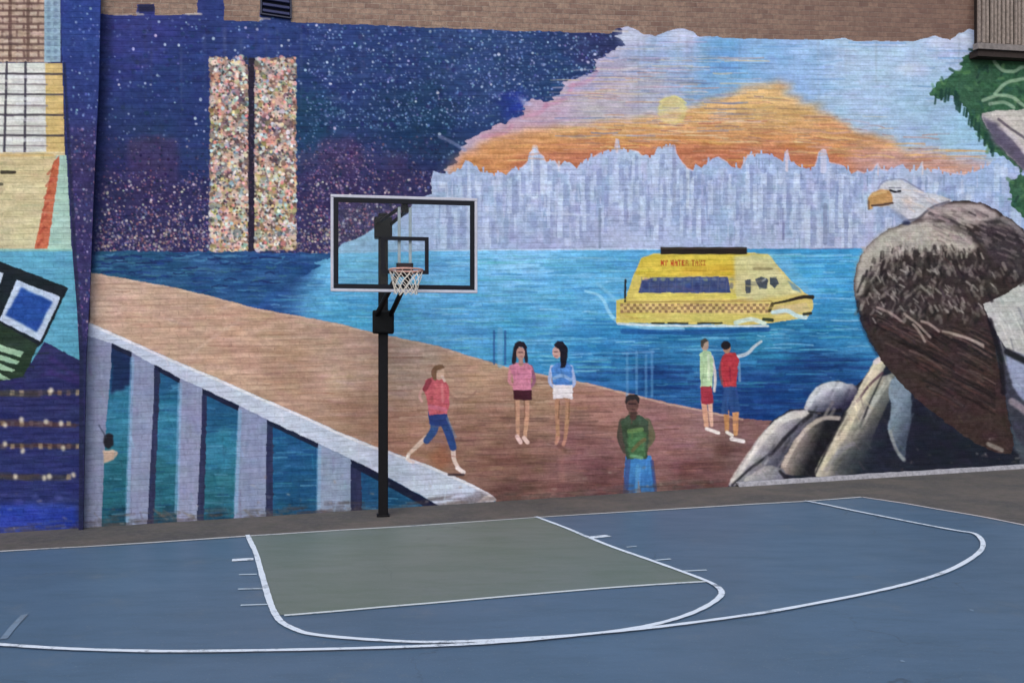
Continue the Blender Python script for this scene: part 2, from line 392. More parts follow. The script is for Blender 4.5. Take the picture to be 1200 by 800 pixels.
for _ in range(620):                             # separate tower faces
    x = rng.uniform(508, 1190); w = rng.uniform(3, 12); y0 = max(skytop(x), skytop(x + w)) + rng.uniform(3, 60)
    y1 = min(y0 + rng.uniform(8, 44), 291)
    if y1 - y0 < 5: continue
    paint([(x, y0), (x + w, y0 + rng.uniform(-2, 2)), (x + w, y1), (x, y1)], [(196, 212, 236), (144, 162, 200), (136, 150, 192), (178, 182, 216), (150, 176, 206), (206, 216, 236)][rng.integers(6)], warp=.5, alpha=rng.uniform(.2, .6), st=8, kind='m')
for _ in range(420):
    x = rng.uniform(508, 1150); y0 = skytop(x) + rng.uniform(1, 85); y1 = min(y0 + rng.uniform(3, 15), 291)
    brush([(x, y0), (x + rng.uniform(-.6, .6), y1)], rng.uniform(.8, 2.0), [(206, 214, 234), (126, 136, 176), (140, 150, 188), (200, 206, 232), (120, 140, 170)][rng.integers(5)], alpha=rng.uniform(.25, .65))
for x, y0, y1, w, cc in ((549, 190, 292, 3, (190, 200, 226)), (627, 173, 230, 7, (206, 218, 236)), (636, 200, 225, 6, (200, 212, 230)), (624, 178, 200, 4, (222, 214, 220)), (790, 172, 240, 4, (150, 160, 190)), (806, 200, 250, 4, (206, 216, 228)), (600, 205, 280, 5, (140, 152, 190)),
                        (922, 178, 200, 3, (226, 206, 214)), (965, 178, 200, 7, (208, 206, 226)), (723, 164, 178, 3, (222, 196, 196)), (655, 190, 200, 3, (206, 210, 224)), (1029, 192, 205, 2, (220, 200, 205)), (1081, 190, 204, 2, (226, 212, 216)), (703, 245, 290, 3, (120, 134, 160)), (918, 240, 280, 3, (124, 130, 170)), (967, 240, 285, 5, (130, 140, 175))):
    brush([(x, y0), (x, y1)], w, cc, alpha=.7)
for i in range(len(sky) - 1):                    # rosy light along some roofs
    if rng.random() < .4 and sky[i][0] > 610: brush([sky[i], sky[i + 1]], 1.6, (220, 196, 206), alpha=.6)
paint([(560, 262), (600, 255), (700, 262), (720, 290), (560, 291)], (150, 160, 194), soft=5, alpha=.3, st=8, kind='v')
ell(735, 258, 22, 9, (128, 136, 168), soft=4, alpha=.4, warp=3)
for k in range(110):                             # whole towers: lit face and dim face
    x = rng.uniform(510, 1010); w = rng.uniform(7, 15); y0 = max(skytop(x), skytop(x + w)) + rng.uniform(2, 62); y1 = min(291, y0 + rng.uniform(14, 46))
    if y1 - y0 < 12: continue
    a = rng.uniform(.35, .65); q = x + w * rng.uniform(.35, .6)
    paint([(x, y0 + 2), (q, y0), (q, y1), (x, y1)], (200, 214, 236), warp=.4, alpha=a, st=8, kind='m'); paint([(q, y0), (x + w, y0 + 3), (x + w, y1), (q, y1)], (146, 160, 198), warp=.4, alpha=a, st=8, kind='m')
    for yy in np.arange(y0 + 4, y1, rng.uniform(3, 5)): brush([(x + 1, yy), (x + w - 1, yy + .5)], .9, (140, 152, 190), alpha=.25, smooth=False)
brush([(640, 250), (690, 252)], 2.5, (206, 216, 236), alpha=.5)

# ---- water
pier_top = [(98, 318), (150, 327), (190, 334), (240, 345), (300, 361), (350, 370), (400, 380), (440, 390), (500, 402), (520, 407), (550, 417), (600, 431), (640, 439), (680, 447), (740, 461), (780, 471), (820, 479), (870, 490), (905, 493)]
wat = [(98, 294), (390, 297), (520, 294), (700, 293), (1000, 291), (1060, 291), (1330, 291), (1330, 600), (905, 600)] + pier_top[::-1]
sl, m = pmask(wat, .5)
col = grad(sl, [(140, 305, (44, 92, 128), 50), (220, 325, (38, 82, 140), 50), (320, 310, (34, 66, 124), 40), (300, 340, (38, 84, 146), 40), (420, 310, (112, 184, 222), 50), (500, 320, (104, 178, 224), 60), (600, 310, (128, 192, 234), 60), (680, 340, (98, 176, 222), 60),
                (420, 360, (86, 172, 218), 50), (540, 370, (90, 166, 216), 60), (600, 400, (74, 158, 204), 50), (700, 400, (48, 128, 182), 50), (960, 320, (66, 154, 206), 50), (985, 380, (52, 134, 184), 40), (900, 410, (48, 132, 174), 40), (800, 410, (50, 124, 174), 40),
                (780, 450, (32, 88, 148), 40), (900, 455, (28, 74, 138), 50), (960, 440, (28, 76, 134), 40), (860, 480, (24, 62, 124), 40), (700, 440, (40, 100, 160), 30), (640, 425, (58, 140, 190), 30)])
put(sl, m, col + streak(sl, 15) + (nST3[sl] * 9)[..., None], pid=WATER)
paint([(98, 294), (396, 297), (377, 306), (366, 315), (352, 325), (336, 333), (322, 343), (302, 357), (98, 350)], (40, 84, 138), WATER, warp=2, wx=8, st=18, c2=(44, 94, 128), ax=((300, 320), (120, 310)))
paint(pier_top + [(905, 600), (98, 600)], (150, 120, 110), DECK)      # deck undercoat
def in_poly_y(x): return float(np.interp(x, [p[0] for p in pier_top], [p[1] for p in pier_top]))
for _ in range(260):
    x = rng.uniform(104, 385); y = rng.uniform(298, 356); L = rng.uniform(6, 26)
    if y > min(in_poly_y(x), in_poly_y(x + L)) - 2 or (x + L - 300) * .7 > (357 - y): continue
    brush([(x, y), (x + L / 2, y + rng.uniform(-2, 2)), (x + L, y + rng.uniform(-1, 1))], rng.uniform(.9, 2.4), [(24, 48, 104), (70, 130, 170), (30, 62, 130), (84, 140, 180), (60, 110, 130), (22, 40, 90)][rng.integers(6)], alpha=rng.uniform(.35, .8))
for _ in range(1700):
    x = rng.uniform(310, 1010); y = rng.uniform(298, 490); L = rng.uniform(8, 50) * (1 if y > 330 else 1.5)
    if y > min(in_poly_y(x), in_poly_y(min(x + L, 905))) - 2 or (x - 300) * .7 < (362 - y): continue
    deep = y > 412 and x > 690
    pal = [(28, 60, 118), (62, 140, 180), (20, 46, 96), (50, 108, 160), (92, 150, 190), (40, 114, 140)] if deep else [(166, 212, 238), (70, 148, 202), (108, 190, 214), (144, 200, 232), (58, 130, 190), (96, 182, 190)]
    brush([(x, y), (x + L / 2, y + rng.uniform(-1.2, 1.2)), (x + L, y + rng.uniform(-1, 1))], rng.uniform(.7, 2.0), pal[rng.integers(6)], alpha=rng.uniform(.2, .52))
for _ in range(40):
    x = rng.uniform(700, 1000); y = rng.uniform(418, 488); L = rng.uniform(25, 80)
    if y > in_poly_y(min(x + L, 905)) - 2: continue
    brush([(x, y), (x + L * .5, y + rng.uniform(-2, 3)), (x + L, y)], rng.uniform(2, 5), (20, 54, 116), alpha=.5, soft=2)
brush([(505, 293.5), (700, 292.5), (770, 292)], 1.8, (190, 222, 240), alpha=.6)
brush([(950, 292), (1000, 291)], 1.2, (120, 110, 160), alpha=.5)

# ---- boardwalk
rail_top = [(98, 375), (105, 378), (130, 389), (155, 400), (200, 420), (250, 441), (300, 463), (350, 484), (400, 507), (440, 523), (470, 533), (500, 544), (540, 561), (572, 577), (580, 583)]
deck = pier_top + [(905, 493), (880, 530), (855, 570), (850, 600), (580, 600)] + rail_top[::-1]
sl, m = pmask(deck, .5)
col = grad(sl, [(120, 345, (196, 164, 146), 50), (200, 380, (192, 160, 138), 60), (280, 400, (194, 158, 136), 50), (330, 440, (176, 142, 122), 50), (400, 420, (186, 156, 138), 50), (420, 480, (168, 134, 116), 40), (480, 430, (184, 156, 140), 50), (470, 505, (176, 132, 112), 40),
                (560, 440, (184, 148, 124), 50), (560, 500, (150, 114, 98), 50), (640, 470, (164, 130, 108), 50), (600, 540, (130, 94, 84), 50), (700, 480, (166, 124, 112), 50), (680, 520, (138, 98, 98), 50), (780, 510, (148, 106, 106), 50), (820, 500, (152, 116, 116), 40), (700, 560, (112, 76, 78), 40), (820, 560, (108, 72, 72), 40), (600, 575, (104, 74, 70), 30), (850, 530, (122, 92, 90), 30)])
put(sl, m, col + streak(sl, 12) + (nST3[sl] * 7)[..., None], pid=DECK)
for _ in range(1000):
    x = rng.uniform(105, 870); y = rng.uniform(330, 585); L = rng.uniform(12, 60)
    rt = float(np.interp(x, [p[0] for p in rail_top], [p[1] for p in rail_top])) if x < 580 else 600
    if y < max(in_poly_y(x), in_poly_y(min(x + L, 905))) + 3 or y > rt - 3 or (x + L > 880 - (y - 500) * .6): continue
    dk = y > 480 + (600 - x) * .2
    pal = [(104, 70, 66), (160, 116, 108), (126, 84, 80), (90, 62, 60), (150, 104, 92)] if dk else [(206, 176, 156), (150, 112, 94), (178, 132, 112), (204, 166, 150), (160, 130, 110)]
    brush([(x, y), (x + L / 2, y + rng.uniform(-1, 1)), (x + L, y + rng.uniform(-1, 1))], rng.uniform(.8, 2.2), pal[rng.integers(5)], alpha=rng.uniform(.2, .5))
brush([(p[0], p[1] + 1.5) for p in pier_top[:-1]], 2.4, (206, 178, 160), alpha=.55)
brush([(225, 414), (250, 395), (280, 376)], 4, (208, 178, 160), alpha=.45, soft=3)
brush([(300, 470), (380, 470), (450, 480)], 3, (140, 104, 84), alpha=.3, soft=2)
ell(848, 528, 11, 11, (88, 58, 56), soft=3, alpha=.6, warp=1)
paint([(500, 535), (520, 520), (530, 540), (515, 552)], (160, 96, 66), soft=3, alpha=.5)

# ---- railing with posts
low = [(98, 392), (131, 402), (155, 413), (180, 427), (211, 443), (240, 456), (280, 475), (312, 491), (340, 504), (373, 519), (410, 537), (460, 562), (490, 578), (516, 593)]
paint(rail_top + [(582, 600), (98, 640)], (40, 118, 164), RAIL, warp=.3, st=12, c2=(32, 100, 150), ax=((120, 400), (440, 600)))
for x0, x1, y0 in ((131, 155, 402), (181, 212, 425), (236, 281, 455), (312, 374, 490), (410, 520, 536)):
    sl = bbox([(x0 - 12, y0), (x1, 640)], 0)
    col = grad(sl, [((x0 + x1) / 2, y0 + 25, (34, 92, 132) if x0 < 300 else (32, 88, 136), 40), ((x0 + x1) / 2, y0 + 70, (52, 126, 156) if x0 < 300 else (34, 96, 140), 40), ((x0 + x1) / 2, 570, (40, 106, 124) if x0 < 300 else (30, 84, 122), 40), ((x0 + x1) / 2, 605, (24, 68, 92), 20)])
    lowy = np.interp(GX[sl], [q[0] for q in low], [q[1] for q in low]); put(sl, (GY[sl] > lowy - 3).astype(np.float32), col + streak(sl, 16))
for _ in range(520):
    x = rng.uniform(118, 500); y = rng.uniform(410, 615); L = rng.uniform(6, 24)
    if y < np.interp(x + L, [q[0] for q in low], [q[1] for q in low]) + 2: continue
    brush([(x, y), (x + L, y + rng.uniform(-1, 1))], rng.uniform(.8, 2), [(90, 160, 196), (24, 70, 120), (56, 130, 150), (30, 96, 150), (110, 170, 200)][rng.integers(5)], alpha=rng.uniform(.2, .55))
paint([(130, 400), (156, 412), (155, 440), (150, 452), (130, 462)], (24, 46, 88), warp=2, soft=1.5, st=8)
for p in (((180, 426), (188, 430), (180, 620), (171, 620)), ((236, 455), (243, 458), (239, 615), (230, 615)), ((312, 490), (320, 494), (320, 612), (310, 612)), ((410, 536), (423, 542), (424, 606), (411, 606))):
    paint(p, (46, 52, 86), warp=.6, st=8, kind='v')
for a, b in (((131, 402), (155, 414)), ((181, 427), (211, 444)), ((236, 455), (281, 477)), ((312, 491), (373, 520)), ((410, 538), (512, 594))):
    brush([(a[0], a[1] + 2), (b[0], b[1] + 2)], 6 if a[0] < 400 else 9, (26, 34, 62), smooth=False)
for p, cc in ((((98, 380), (131, 395), (130, 430), (124, 500), (118, 630), (93, 630), (97, 500), (101, 420)), (136, 142, 170)), (((155, 405), (181, 415), (180, 470), (172, 625), (147, 625), (152, 500)), (138, 146, 176)),
              (((211, 435), (237, 450), (236, 500), (230, 620), (207, 620)), (140, 146, 176)), (((280, 470), (313, 485), (311, 615), (274, 615)), (134, 144, 174)), (((373, 512), (411, 530), (411, 610), (372, 610)), (140, 154, 180))):
    paint(p, cc, warp=.4, st=8, kind='v')
for x0, y0, x1, y1 in ((155, 420, 149, 610), (211, 450, 207, 600), (281, 482, 276, 600), (374, 525, 373, 600)):
    brush([(x0, y0), (x1, y1)], 5, (130, 170, 206), alpha=.6, smooth=False, soft=1.5)
paint(rail_top + [(545, 592), (516, 594)] + low[::-1], (190, 198, 216), RAIL, warp=.5, st=9)
brush([(p[0], p[1] + 1.8) for p in rail_top], 3, (224, 220, 226), alpha=.85)
paint([(560, 575), (576, 580), (580, 588), (545, 592), (535, 586)], (120, 110, 116), warp=2, soft=1.5, alpha=.65, st=22, kind='m')
paint([(572, 578), (580, 584), (576, 590), (556, 590)], (214, 204, 200), warp=1.5, soft=.5, alpha=.8, st=14, kind='m')
ell(127, 516, 6.5, 9, (34, 34, 44), warp=1, soft=.8); paint([(121, 528), (132, 526), (138, 530), (133, 538), (122, 542)], (196, 168, 150), warp=.8, soft=.6)
brush([(124, 512), (116, 498)], 2, (60, 70, 90), alpha=.6)
for _ in range(30):
    x = rng.uniform(100, 420); brush([(x, rng.uniform(596, 606)), (x + rng.uniform(4, 18), rng.uniform(600, 614))], rng.uniform(1, 3), (120, 112, 108), alpha=rng.uniform(.15, .4))

# ---- pale rail posts out in the water
for x in (579, 592): brush([(x, 388), (x, 426)], 2.6, (48, 92, 150), alpha=.75)
brush([(586, 386), (586, 428)], 6, (120, 176, 214), alpha=.55)
for x, y0 in ((735, 414), (746, 412), (757, 416), (764, 412)): brush([(x, y0), (x, 464)], 3, (110, 160, 206), alpha=.5, soft=1.2)
brush([(730, 414), (766, 412)], 2.5, (120, 166, 210), alpha=.5); brush([(732, 432), (766, 430)], 2, (110, 150, 200), alpha=.4)

# ---- boat
brush([(686, 341), (700, 345), (708, 353), (714, 366), (726, 377), (760, 384), (800, 386)], (3, 5), (150, 206, 232), alpha=.8, soft=1.5)
brush([(700, 332), (716, 346), (722, 352)], 4, (130, 190, 224), alpha=.6, soft=2)
brush([(730, 388), (800, 389), (900, 386)], 6, (28, 84, 152), alpha=.75, soft=2)
paint([(748, 302), (757, 298), (900, 296), (925, 300), (950, 340), (960, 352), (930, 340)], (120, 180, 214), soft=3, alpha=.5)
paint([(722, 378), (722, 352), (733, 350), (744, 318), (752, 302), (766, 297), (882, 296), (900, 298), (912, 312), (926, 328), (942, 342), (952, 348), (953, 362), (946, 372), (905, 378), (880, 381)], (212, 194, 100), BOAT, warp=.4, st=10, c2=(212, 192, 116), ax=((740, 320), (930, 350)))
paint([(752, 303), (766, 298), (880, 297), (872, 320), (850, 323), (750, 324), (744, 320)], (214, 190, 74), warp=.5, st=12, soft=.8)
paint([(800, 312), (860, 308), (880, 318), (860, 324), (800, 322)], (206, 166, 52), soft=3, alpha=.7)
paint([(860, 300), (884, 298), (902, 300), (912, 314), (928, 332), (940, 344), (880, 352), (862, 350)], (206, 200, 150), soft=1.5, st=10, alpha=.9)
paint([(774, 289.5), (875.5, 289.5), (875.5, 298), (774, 298)], (44, 36, 32), warp=.2, st=5)
brush([(776, 291), (874, 291)], 1.4, (74, 62, 54), smooth=False)
paint([(748, 343), (752, 329), (764, 325), (853, 324), (856, 343)], (66, 80, 128), warp=.4, st=12, kind='m')
for x in range(752, 856, 10):
    brush([(x, 325), (x - 1, 343)], 1.2, (100, 104, 130), alpha=.6, smooth=False)
    ell(x + 5, 327, 3, 2, [(170, 140, 140), (120, 130, 150), (150, 160, 120)][rng.integers(3)], soft=.6, alpha=.7)
    ell(x + 5, 335, 3, 4, [(60, 84, 150), (84, 90, 120), (50, 60, 110)][rng.integers(3)], soft=.8, alpha=.6)
paint([(745, 344), (862, 344), (864, 350), (744, 351)], (216, 200, 100), warp=.3, st=8)
for j in range(3):                               # checker stripe
    for i in range(48):
        x = 727 + i * 3.7; y = 355.5 + j * 3.7
        if (i + j) % 2 == 0: paint([(x, y), (x + 3.7, y - .12), (x + 3.7, y + 3.6), (x, y + 3.7)], (132, 100, 82), warp=.15, alpha=.75, st=14, kind='m')
        else: paint([(x, y), (x + 3.7, y - .12), (x + 3.7, y + 3.6), (x, y + 3.7)], (220, 184, 128), warp=.15, alpha=.6, st=14, kind='m')
brush([(733, 353.5), (904, 353)], 1.4, (150, 120, 70), alpha=.7, smooth=False)
paint([(724, 368), (905, 368), (904, 377), (730, 378)], (206, 192, 104), warp=.4, st=8, alpha=.8)
brush([(733, 328), (732.5, 353)], 2.4, (40, 40, 40), smooth=False)
for p in (((873, 328), (880, 327), (880, 343), (874, 344)), ((885, 327), (892, 324), (900, 327), (899, 338), (890, 339)), ((902, 325), (910, 324), (913, 332), (908, 338), (902, 333))):
    paint(p, (76, 84, 92), warp=.4, st=10, kind='m')
brush([(884, 315), (904, 315)], 3.5, (150, 140, 100), alpha=.8); brush([(893, 330), (897, 327)], 2, (150, 160, 170))
paint([(922, 328), (932, 333), (940, 343), (930, 340)], (120, 150, 160), soft=.8)
brush([(905, 356), (920, 353), (940, 348), (952, 348)], (2, 5), (48, 44, 36)); brush([(905, 356), (902, 364)], 4, (90, 78, 50))
paint([(905, 360), (945, 354), (950, 364), (910, 370)], (206, 184, 130), warp=.5, st=10)
brush([(906, 366), (922, 364), (934, 370), (944, 372)], 5, (196, 218, 220)); brush([(862, 378), (880, 374), (896, 379)], 5, (206, 222, 206))
brush([(724, 379), (780, 381.5), (900, 382)], 2.6, (206, 220, 224)); brush([(942, 368), (950, 367)], 3.5, (50, 54, 50)); brush([(895, 374), (905, 375)], 4, (60, 70, 50))
for x0, x1 in ((764, 778), (783, 806), (818, 846)): brush([(x0, 378.6), (x1, 378.6)], 2, (52, 54, 46), smooth=False)
FONT = {'N': '101111111111101', 'Y': '101101010010010', 'W': '101101111111101', 'A': '010101111101101', 'T': '111010010010010', 'E': '111100110100111', 'R': '110101110101101', 'X': '101101010101101', 'I': '111010010010111'}
xx = 774.5
for wd in ('NY', 'WATER', 'TAXI'):
    for ch in wd:
        for k, b in enumerate(FONT[ch]):
            if b == '1':
                px, py = xx + (k % 3) * 1.15, 304.5 + (k // 3) * 1.35
                paint([(px, py), (px + 1.2, py), (px + 1.2, py + 1.4), (px, py + 1.4)], (186, 84, 40) if xx < 800 else (176, 112, 44), warp=0, st=6)
        xx += 4.4
    xx += 2.6

# ---- people
def limb(pts, w, c, pid, **kw): brush(pts, w, c, pid, soft=.8, **kw)
SK = (206, 166, 146)
p = PP[0]                                       # runner
limb([(526, 462), (540, 469), (552, 464), (558, 458)], (3, 2), (156, 120, 104), p, alpha=.8)
limb([(498, 452), (492, 462), (494, 470)], (4, 3), (206, 160, 150), p)
limb([(500, 512), (487, 524), (479, 532)], (6, 4), (222, 192, 176), p); limb([(479, 532), (478, 538), (484, 541)], 4, (232, 214, 206), p)
limb([(531, 522), (532, 538), (538, 549)], (6, 4), (222, 196, 186), p); limb([(536, 548), (543, 553)], 5, (236, 220, 216), p); limb([(526, 556), (543, 556)], 3, (58, 44, 50), alpha=.8, pid=None)
limb([(507, 486), (509, 502), (500, 516)], (11, 8), (54, 84, 140), p); limb([(516, 486), (524, 502), (531, 524)], (12, 8), (46, 74, 130), p)
paint([(502, 482), (524, 482), (526, 496), (514, 500), (503, 496)], (44, 66, 128), p, warp=.5)
limb([(524, 490), (534, 512)], 3, (120, 140, 165), p, alpha=.5)
paint([(499, 445), (508, 440), (519, 443), (526, 452), (527, 470), (524, 485), (503, 486), (501, 470), (497, 458)], (200, 98, 108), p, warp=.6, st=12, kind='m')
limb([(503, 446), (498, 456)], 6, (150, 66, 76), p); limb([(518, 450), (519, 470)], 3, (214, 130, 134), p, alpha=.8); limb([(504, 476), (522, 480)], 5, (204, 118, 142), p, alpha=.7)
ell(515, 437, 6, 8, (204, 170, 150), p, warp=.4); paint([(507, 444), (505, 434), (510, 427), (518, 427), (521, 431), (512, 434), (511, 446)], (132, 98, 76), p, warp=.6)
limb([(518, 441), (521, 446)], 3, (214, 188, 176), p)
p = PP[1]
for x0, x1, y1 in ((606, 607, 512), (617, 615, 514)):
    limb([(x0, 466), (x0 + .5, 488), (x1, y1)], (6.5, 4), (196, 150, 124), p); limb([(x0 - 2.6, 468), (x0 - 2, 490)], 1.4, (110, 76, 60), p, alpha=.6)
limb([(606, 511), (610, 518)], 5, (226, 190, 182), p); limb([(614, 513), (618, 518)], 5, (230, 196, 186), p)
limb([(599, 430), (597, 446), (602, 452)], (5, 3), (206, 140, 146), p); limb([(622, 430), (626, 446), (621, 454)], (5, 3), (150, 96, 120), p)
paint([(597, 430), (602, 425), (618, 425), (624, 430), (622, 446), (623, 458), (601, 458), (602, 444)], (206, 130, 154), p, warp=.5, st=12, kind='m')
paint([(601, 457), (623, 457), (623, 468), (613, 469), (602, 468)], (74, 32, 44), p, warp=.4)
limb([(604, 408), (602, 424)], 5, (44, 35, 46), p); limb([(615, 408), (617, 423)], 4, (48, 38, 50), p); limb([(610.5, 420), (610.5, 427)], 5, (176, 132, 122), p); ell(610, 413.5, 5.2, 7.5, (192, 150, 138), p, warp=.3); paint([(602, 412), (603, 403), (608, 399.5), (614, 400.5), (617.5, 406), (617, 411), (613, 406.5), (608, 406), (605, 412)], (40, 32, 44), p, warp=.4); limb([(608, 412.5), (612.5, 412.5)], 1.1, (90, 62, 62), p); limb([(609, 417.5), (612, 417.5)], 1.1, (160, 90, 96), p)
p = PP[2]
for x0, x1, y1 in ((653, 654, 514), (665, 662, 516)):
    limb([(x0, 465), (x0, 488), (x1, y1)], (6.5, 4), (176, 132, 104), p); limb([(x0 + 2.6, 470), (x0 + 1.5, 490)], 1.4, (96, 66, 50), p, alpha=.6)
limb([(654, 513), (652, 519)], 4, (190, 140, 120), p); limb([(662, 515), (660, 521)], 4, (186, 136, 116), p)
brush([(658, 528), (659, 562)], 7, (170, 120, 112), alpha=.3, soft=3); brush([(655, 522), (662, 528)], 5, (100, 66, 58), alpha=.5, soft=2)
limb([(647, 430), (644, 446), (649, 454)], (5, 3), (170, 180, 215), p); limb([(669, 430), (673, 448), (668, 455)], (5, 3), (160, 176, 216), p)
paint([(646, 431), (652, 425), (664, 424), (670, 430), (671, 452), (648, 452)], (78, 132, 200), p, warp=.5, st=14, kind='m'); limb([(649, 443), (659, 440), (669, 445)], 4, (150, 180, 220), p, alpha=.8)
paint([(648, 451), (671, 451), (671, 468), (661, 466), (648, 468)], (222, 214, 218), p, warp=.4)
ell(652.5, 412.5, 5.2, 7.5, (196, 156, 148), p, warp=.3); paint([(649, 404), (653, 400), (660, 400.5), (665, 407), (665.5, 418), (662, 430), (656, 431), (657, 420), (656, 410), (651, 406)], (30, 27, 42), p, warp=.5); limb([(650, 412), (653, 412)], 1.1, (90, 62, 66), p); limb([(650, 417.5), (653, 417)], 1.1, (160, 90, 96), p)
p = PP[3]                                       # man in green, facing out
paint([(733, 534), (763, 534), (766, 556), (768, 579), (752, 580), (748, 560), (746, 580), (733, 580), (731, 556)], (66, 132, 196), p, warp=.5, st=10, kind='v', c2=(56, 108, 172), ax=((750, 540), (750, 580)))
limb([(736, 540), (733, 576)], 6, (66, 78, 132), p, alpha=.7); limb([(764, 540), (768, 574)], 4, (58, 74, 130), p, alpha=.7); limb([(748, 546), (747, 576)], 6, (104, 168, 216), p, alpha=.5)
limb([(730, 494), (727, 512), (733, 528)], (9, 7), (84, 74, 66), p); limb([(758, 494), (764, 512), (754, 526)], (9, 7), (104, 100, 76), p)
paint([(727, 494), (736, 486), (750, 486), (760, 493), (760, 515), (758, 537), (734, 538), (731, 515)], (64, 82, 64), p, warp=.6, st=12, kind='m')
paint([(735, 506), (750, 502), (757, 508), (756, 535), (737, 537)], (76, 116, 78), p, warp=1, soft=1, st=14, kind='m'); limb([(737, 505), (752, 503)], 5, (116, 150, 90), p, alpha=.7)
limb([(755, 515), (748, 520), (741, 528)], (5, 4), (104, 104, 70), p); limb([(740, 534), (752, 536)], 4, (120, 170, 130), p, alpha=.7)
limb([(742, 478), (742, 488)], 8, (84, 60, 54), p); ell(741, 474, 7.5, 10, (104, 74, 68), p, warp=.4); paint([(733, 474), (733, 465), (738, 462), (746, 462), (750, 466), (749, 473), (745, 468), (737, 469)], (48, 42, 44), p, warp=.4)
limb([(737, 473), (745, 473)], 1.6, (52, 38, 40), p); limb([(739, 480), (744, 480)], 1.6, (60, 40, 42), p); limb([(738, 484), (746, 484)], 3, (66, 50, 48), p, alpha=.7)
p = PP[4]
limb([(825, 470), (828, 500)], (7, 5), (206, 156, 130), p); limb([(832, 470), (834, 498)], (6, 4), (214, 170, 150), p); limb([(828, 502), (842, 507)], 4, (232, 220, 216), p)
limb([(834, 418), (838, 440), (837, 458)], (4, 3), (196, 188, 190), p)
paint([(820, 414), (826, 410), (833, 412), (836, 424), (835, 454), (821, 454)], (170, 198, 156), p, warp=.5, st=10, kind='m'); limb([(830, 416), (831, 444)], 3, (206, 216, 190), p, alpha=.7)
paint([(821, 453), (834, 452), (836, 472), (828, 474), (822, 473)], (160, 54, 68), p, warp=.4)
ell(826, 404, 4.6, 7, (176, 150, 136), p, warp=.3); paint([(821, 406), (821, 399), (826, 396), (830, 399), (825, 402), (824, 408)], (80, 72, 70), p, warp=.3)
p = PP[5]
limb([(851, 482), (852, 504)], (7, 5), (190, 136, 90), p); limb([(862, 482), (862, 508)], (8, 5), (206, 150, 104), p); limb([(852, 506), (858, 510)], 4, (226, 214, 206), p); limb([(857, 514), (871, 517)], 4.5, (236, 226, 226), p)
paint([(848, 451), (863, 451), (868, 482), (856, 484), (854, 470), (853, 486), (845, 484)], (44, 78, 132), p, warp=.5, st=10, kind='v')
limb([(848, 418), (844, 434), (847, 450)], (4, 3), (120, 70, 80), p); limb([(863, 418), (876, 414), (884, 406), (892, 400)], (4.5, 3), (184, 196, 208), p)
limb([(866, 424), (867, 446)], 3, (130, 160, 190), p, alpha=.7)
paint([(846, 417), (851, 413), (861, 413), (866, 420), (864, 438), (863, 453), (848, 453), (845, 432)], (176, 56, 66), p, warp=.5, st=10, kind='m'); limb([(855, 430), (856, 446)], 2, (140, 40, 60), p, alpha=.6)
ell(852, 408, 4.5, 6, (170, 128, 110), p, warp=.3); ell(850.5, 404.5, 5.5, 5, (34, 30, 38), p, warp=.4)

# ---- rocks
paint([(853, 570), (870, 543), (888, 515), (905, 493), (925, 480), (942, 478), (950, 462), (962, 449), (982, 446), (1003, 452), (1012, 444), (1028, 418), (1040, 424), (1050, 440), (1330, 430), (1330, 600), (850, 600)], (34, 38, 54), ROCK, warp=.6, st=8, kind='m')
def rock(outline, light, dark, ax, rim=None):
    paint(outline, light, ROCK, warp=.8, smooth=True, st=10, kind='m', c2=dark, ax=ax, soft=.5)
    if rim: brush(rim[0], rim[1], rim[2], alpha=.75, soft=2)
rock([(943, 479), (950, 462), (962, 450), (980, 447), (1003, 453), (1000, 470), (985, 482), (960, 484)], (196, 198, 206), (46, 44, 68), ((967, 458), (978, 480)), ([(948, 474), (955, 460), (967, 452), (985, 451)], 6, (206, 208, 212)))
rock([(855, 569), (870, 545), (888, 516), (905, 496), (925, 483), (950, 480), (958, 488), (935, 510), (915, 545), (890, 560)], (194, 190, 190), (48, 50, 68), ((896, 514), (922, 538)), ([(860, 562), (880, 532), (900, 506), (922, 489), (945, 485)], 8, (216, 210, 202)))
rock([(915, 552), (928, 522), (944, 500), (965, 487), (987, 488), (985, 505), (970, 530), (958, 556)], (164, 150, 144), (30, 29, 36), ((932, 520), (954, 530)), ([(919, 545), (932, 520), (948, 500), (966, 490), (984, 490)], 5, (208, 194, 182)))
rock([(872, 566), (885, 552), (900, 546), (918, 550), (918, 566)], (180, 174, 172), (120, 120, 132), ((885, 550), (905, 566)))
rock([(956, 558), (972, 518), (992, 482), (1014, 442), (1028, 418), (1038, 424), (1034, 440), (1050, 438), (1046, 460), (1030, 495), (1014, 535), (1000, 556)], (202, 194, 172), (34, 40, 52), ((996, 484), (1034, 506)), ([(966, 548), (985, 515), (1004, 478), (1024, 440), (1031, 424)], 8, (216, 204, 176)))
brush([(1008, 498), (1024, 470), (1042, 445)], 7, (196, 196, 188), alpha=.7, soft=3); brush([(1005, 470), (1018, 452), (1034, 437)], 3, (80, 58, 70), alpha=.8, soft=1.5); brush([(968, 550), (985, 528), (1000, 520)], 5, (150, 146, 156), alpha=.6, soft=3)
brush([(1026, 424), (1033, 420)], 6, (204, 190, 200), alpha=.7)
paint([(978, 540), (1000, 522), (1028, 505), (1020, 540), (1000, 556), (975, 556)], (52, 56, 68), soft=4, alpha=.6)
rock([(1042, 450), (1055, 440), (1066, 455), (1068, 490), (1062, 520), (1060, 541), (1050, 528), (1041, 505), (1044, 480)], (126, 142, 158), (70, 82, 98), ((1048, 490), (1068, 500)), ([(1043, 505), (1050, 526), (1059, 538)], 4, (156, 160, 158)))
paint([(1066, 560), (1330, 560), (1330, 520), (1200, 535), (1100, 500), (1072, 460)], (28, 32, 46), soft=3, alpha=.8)
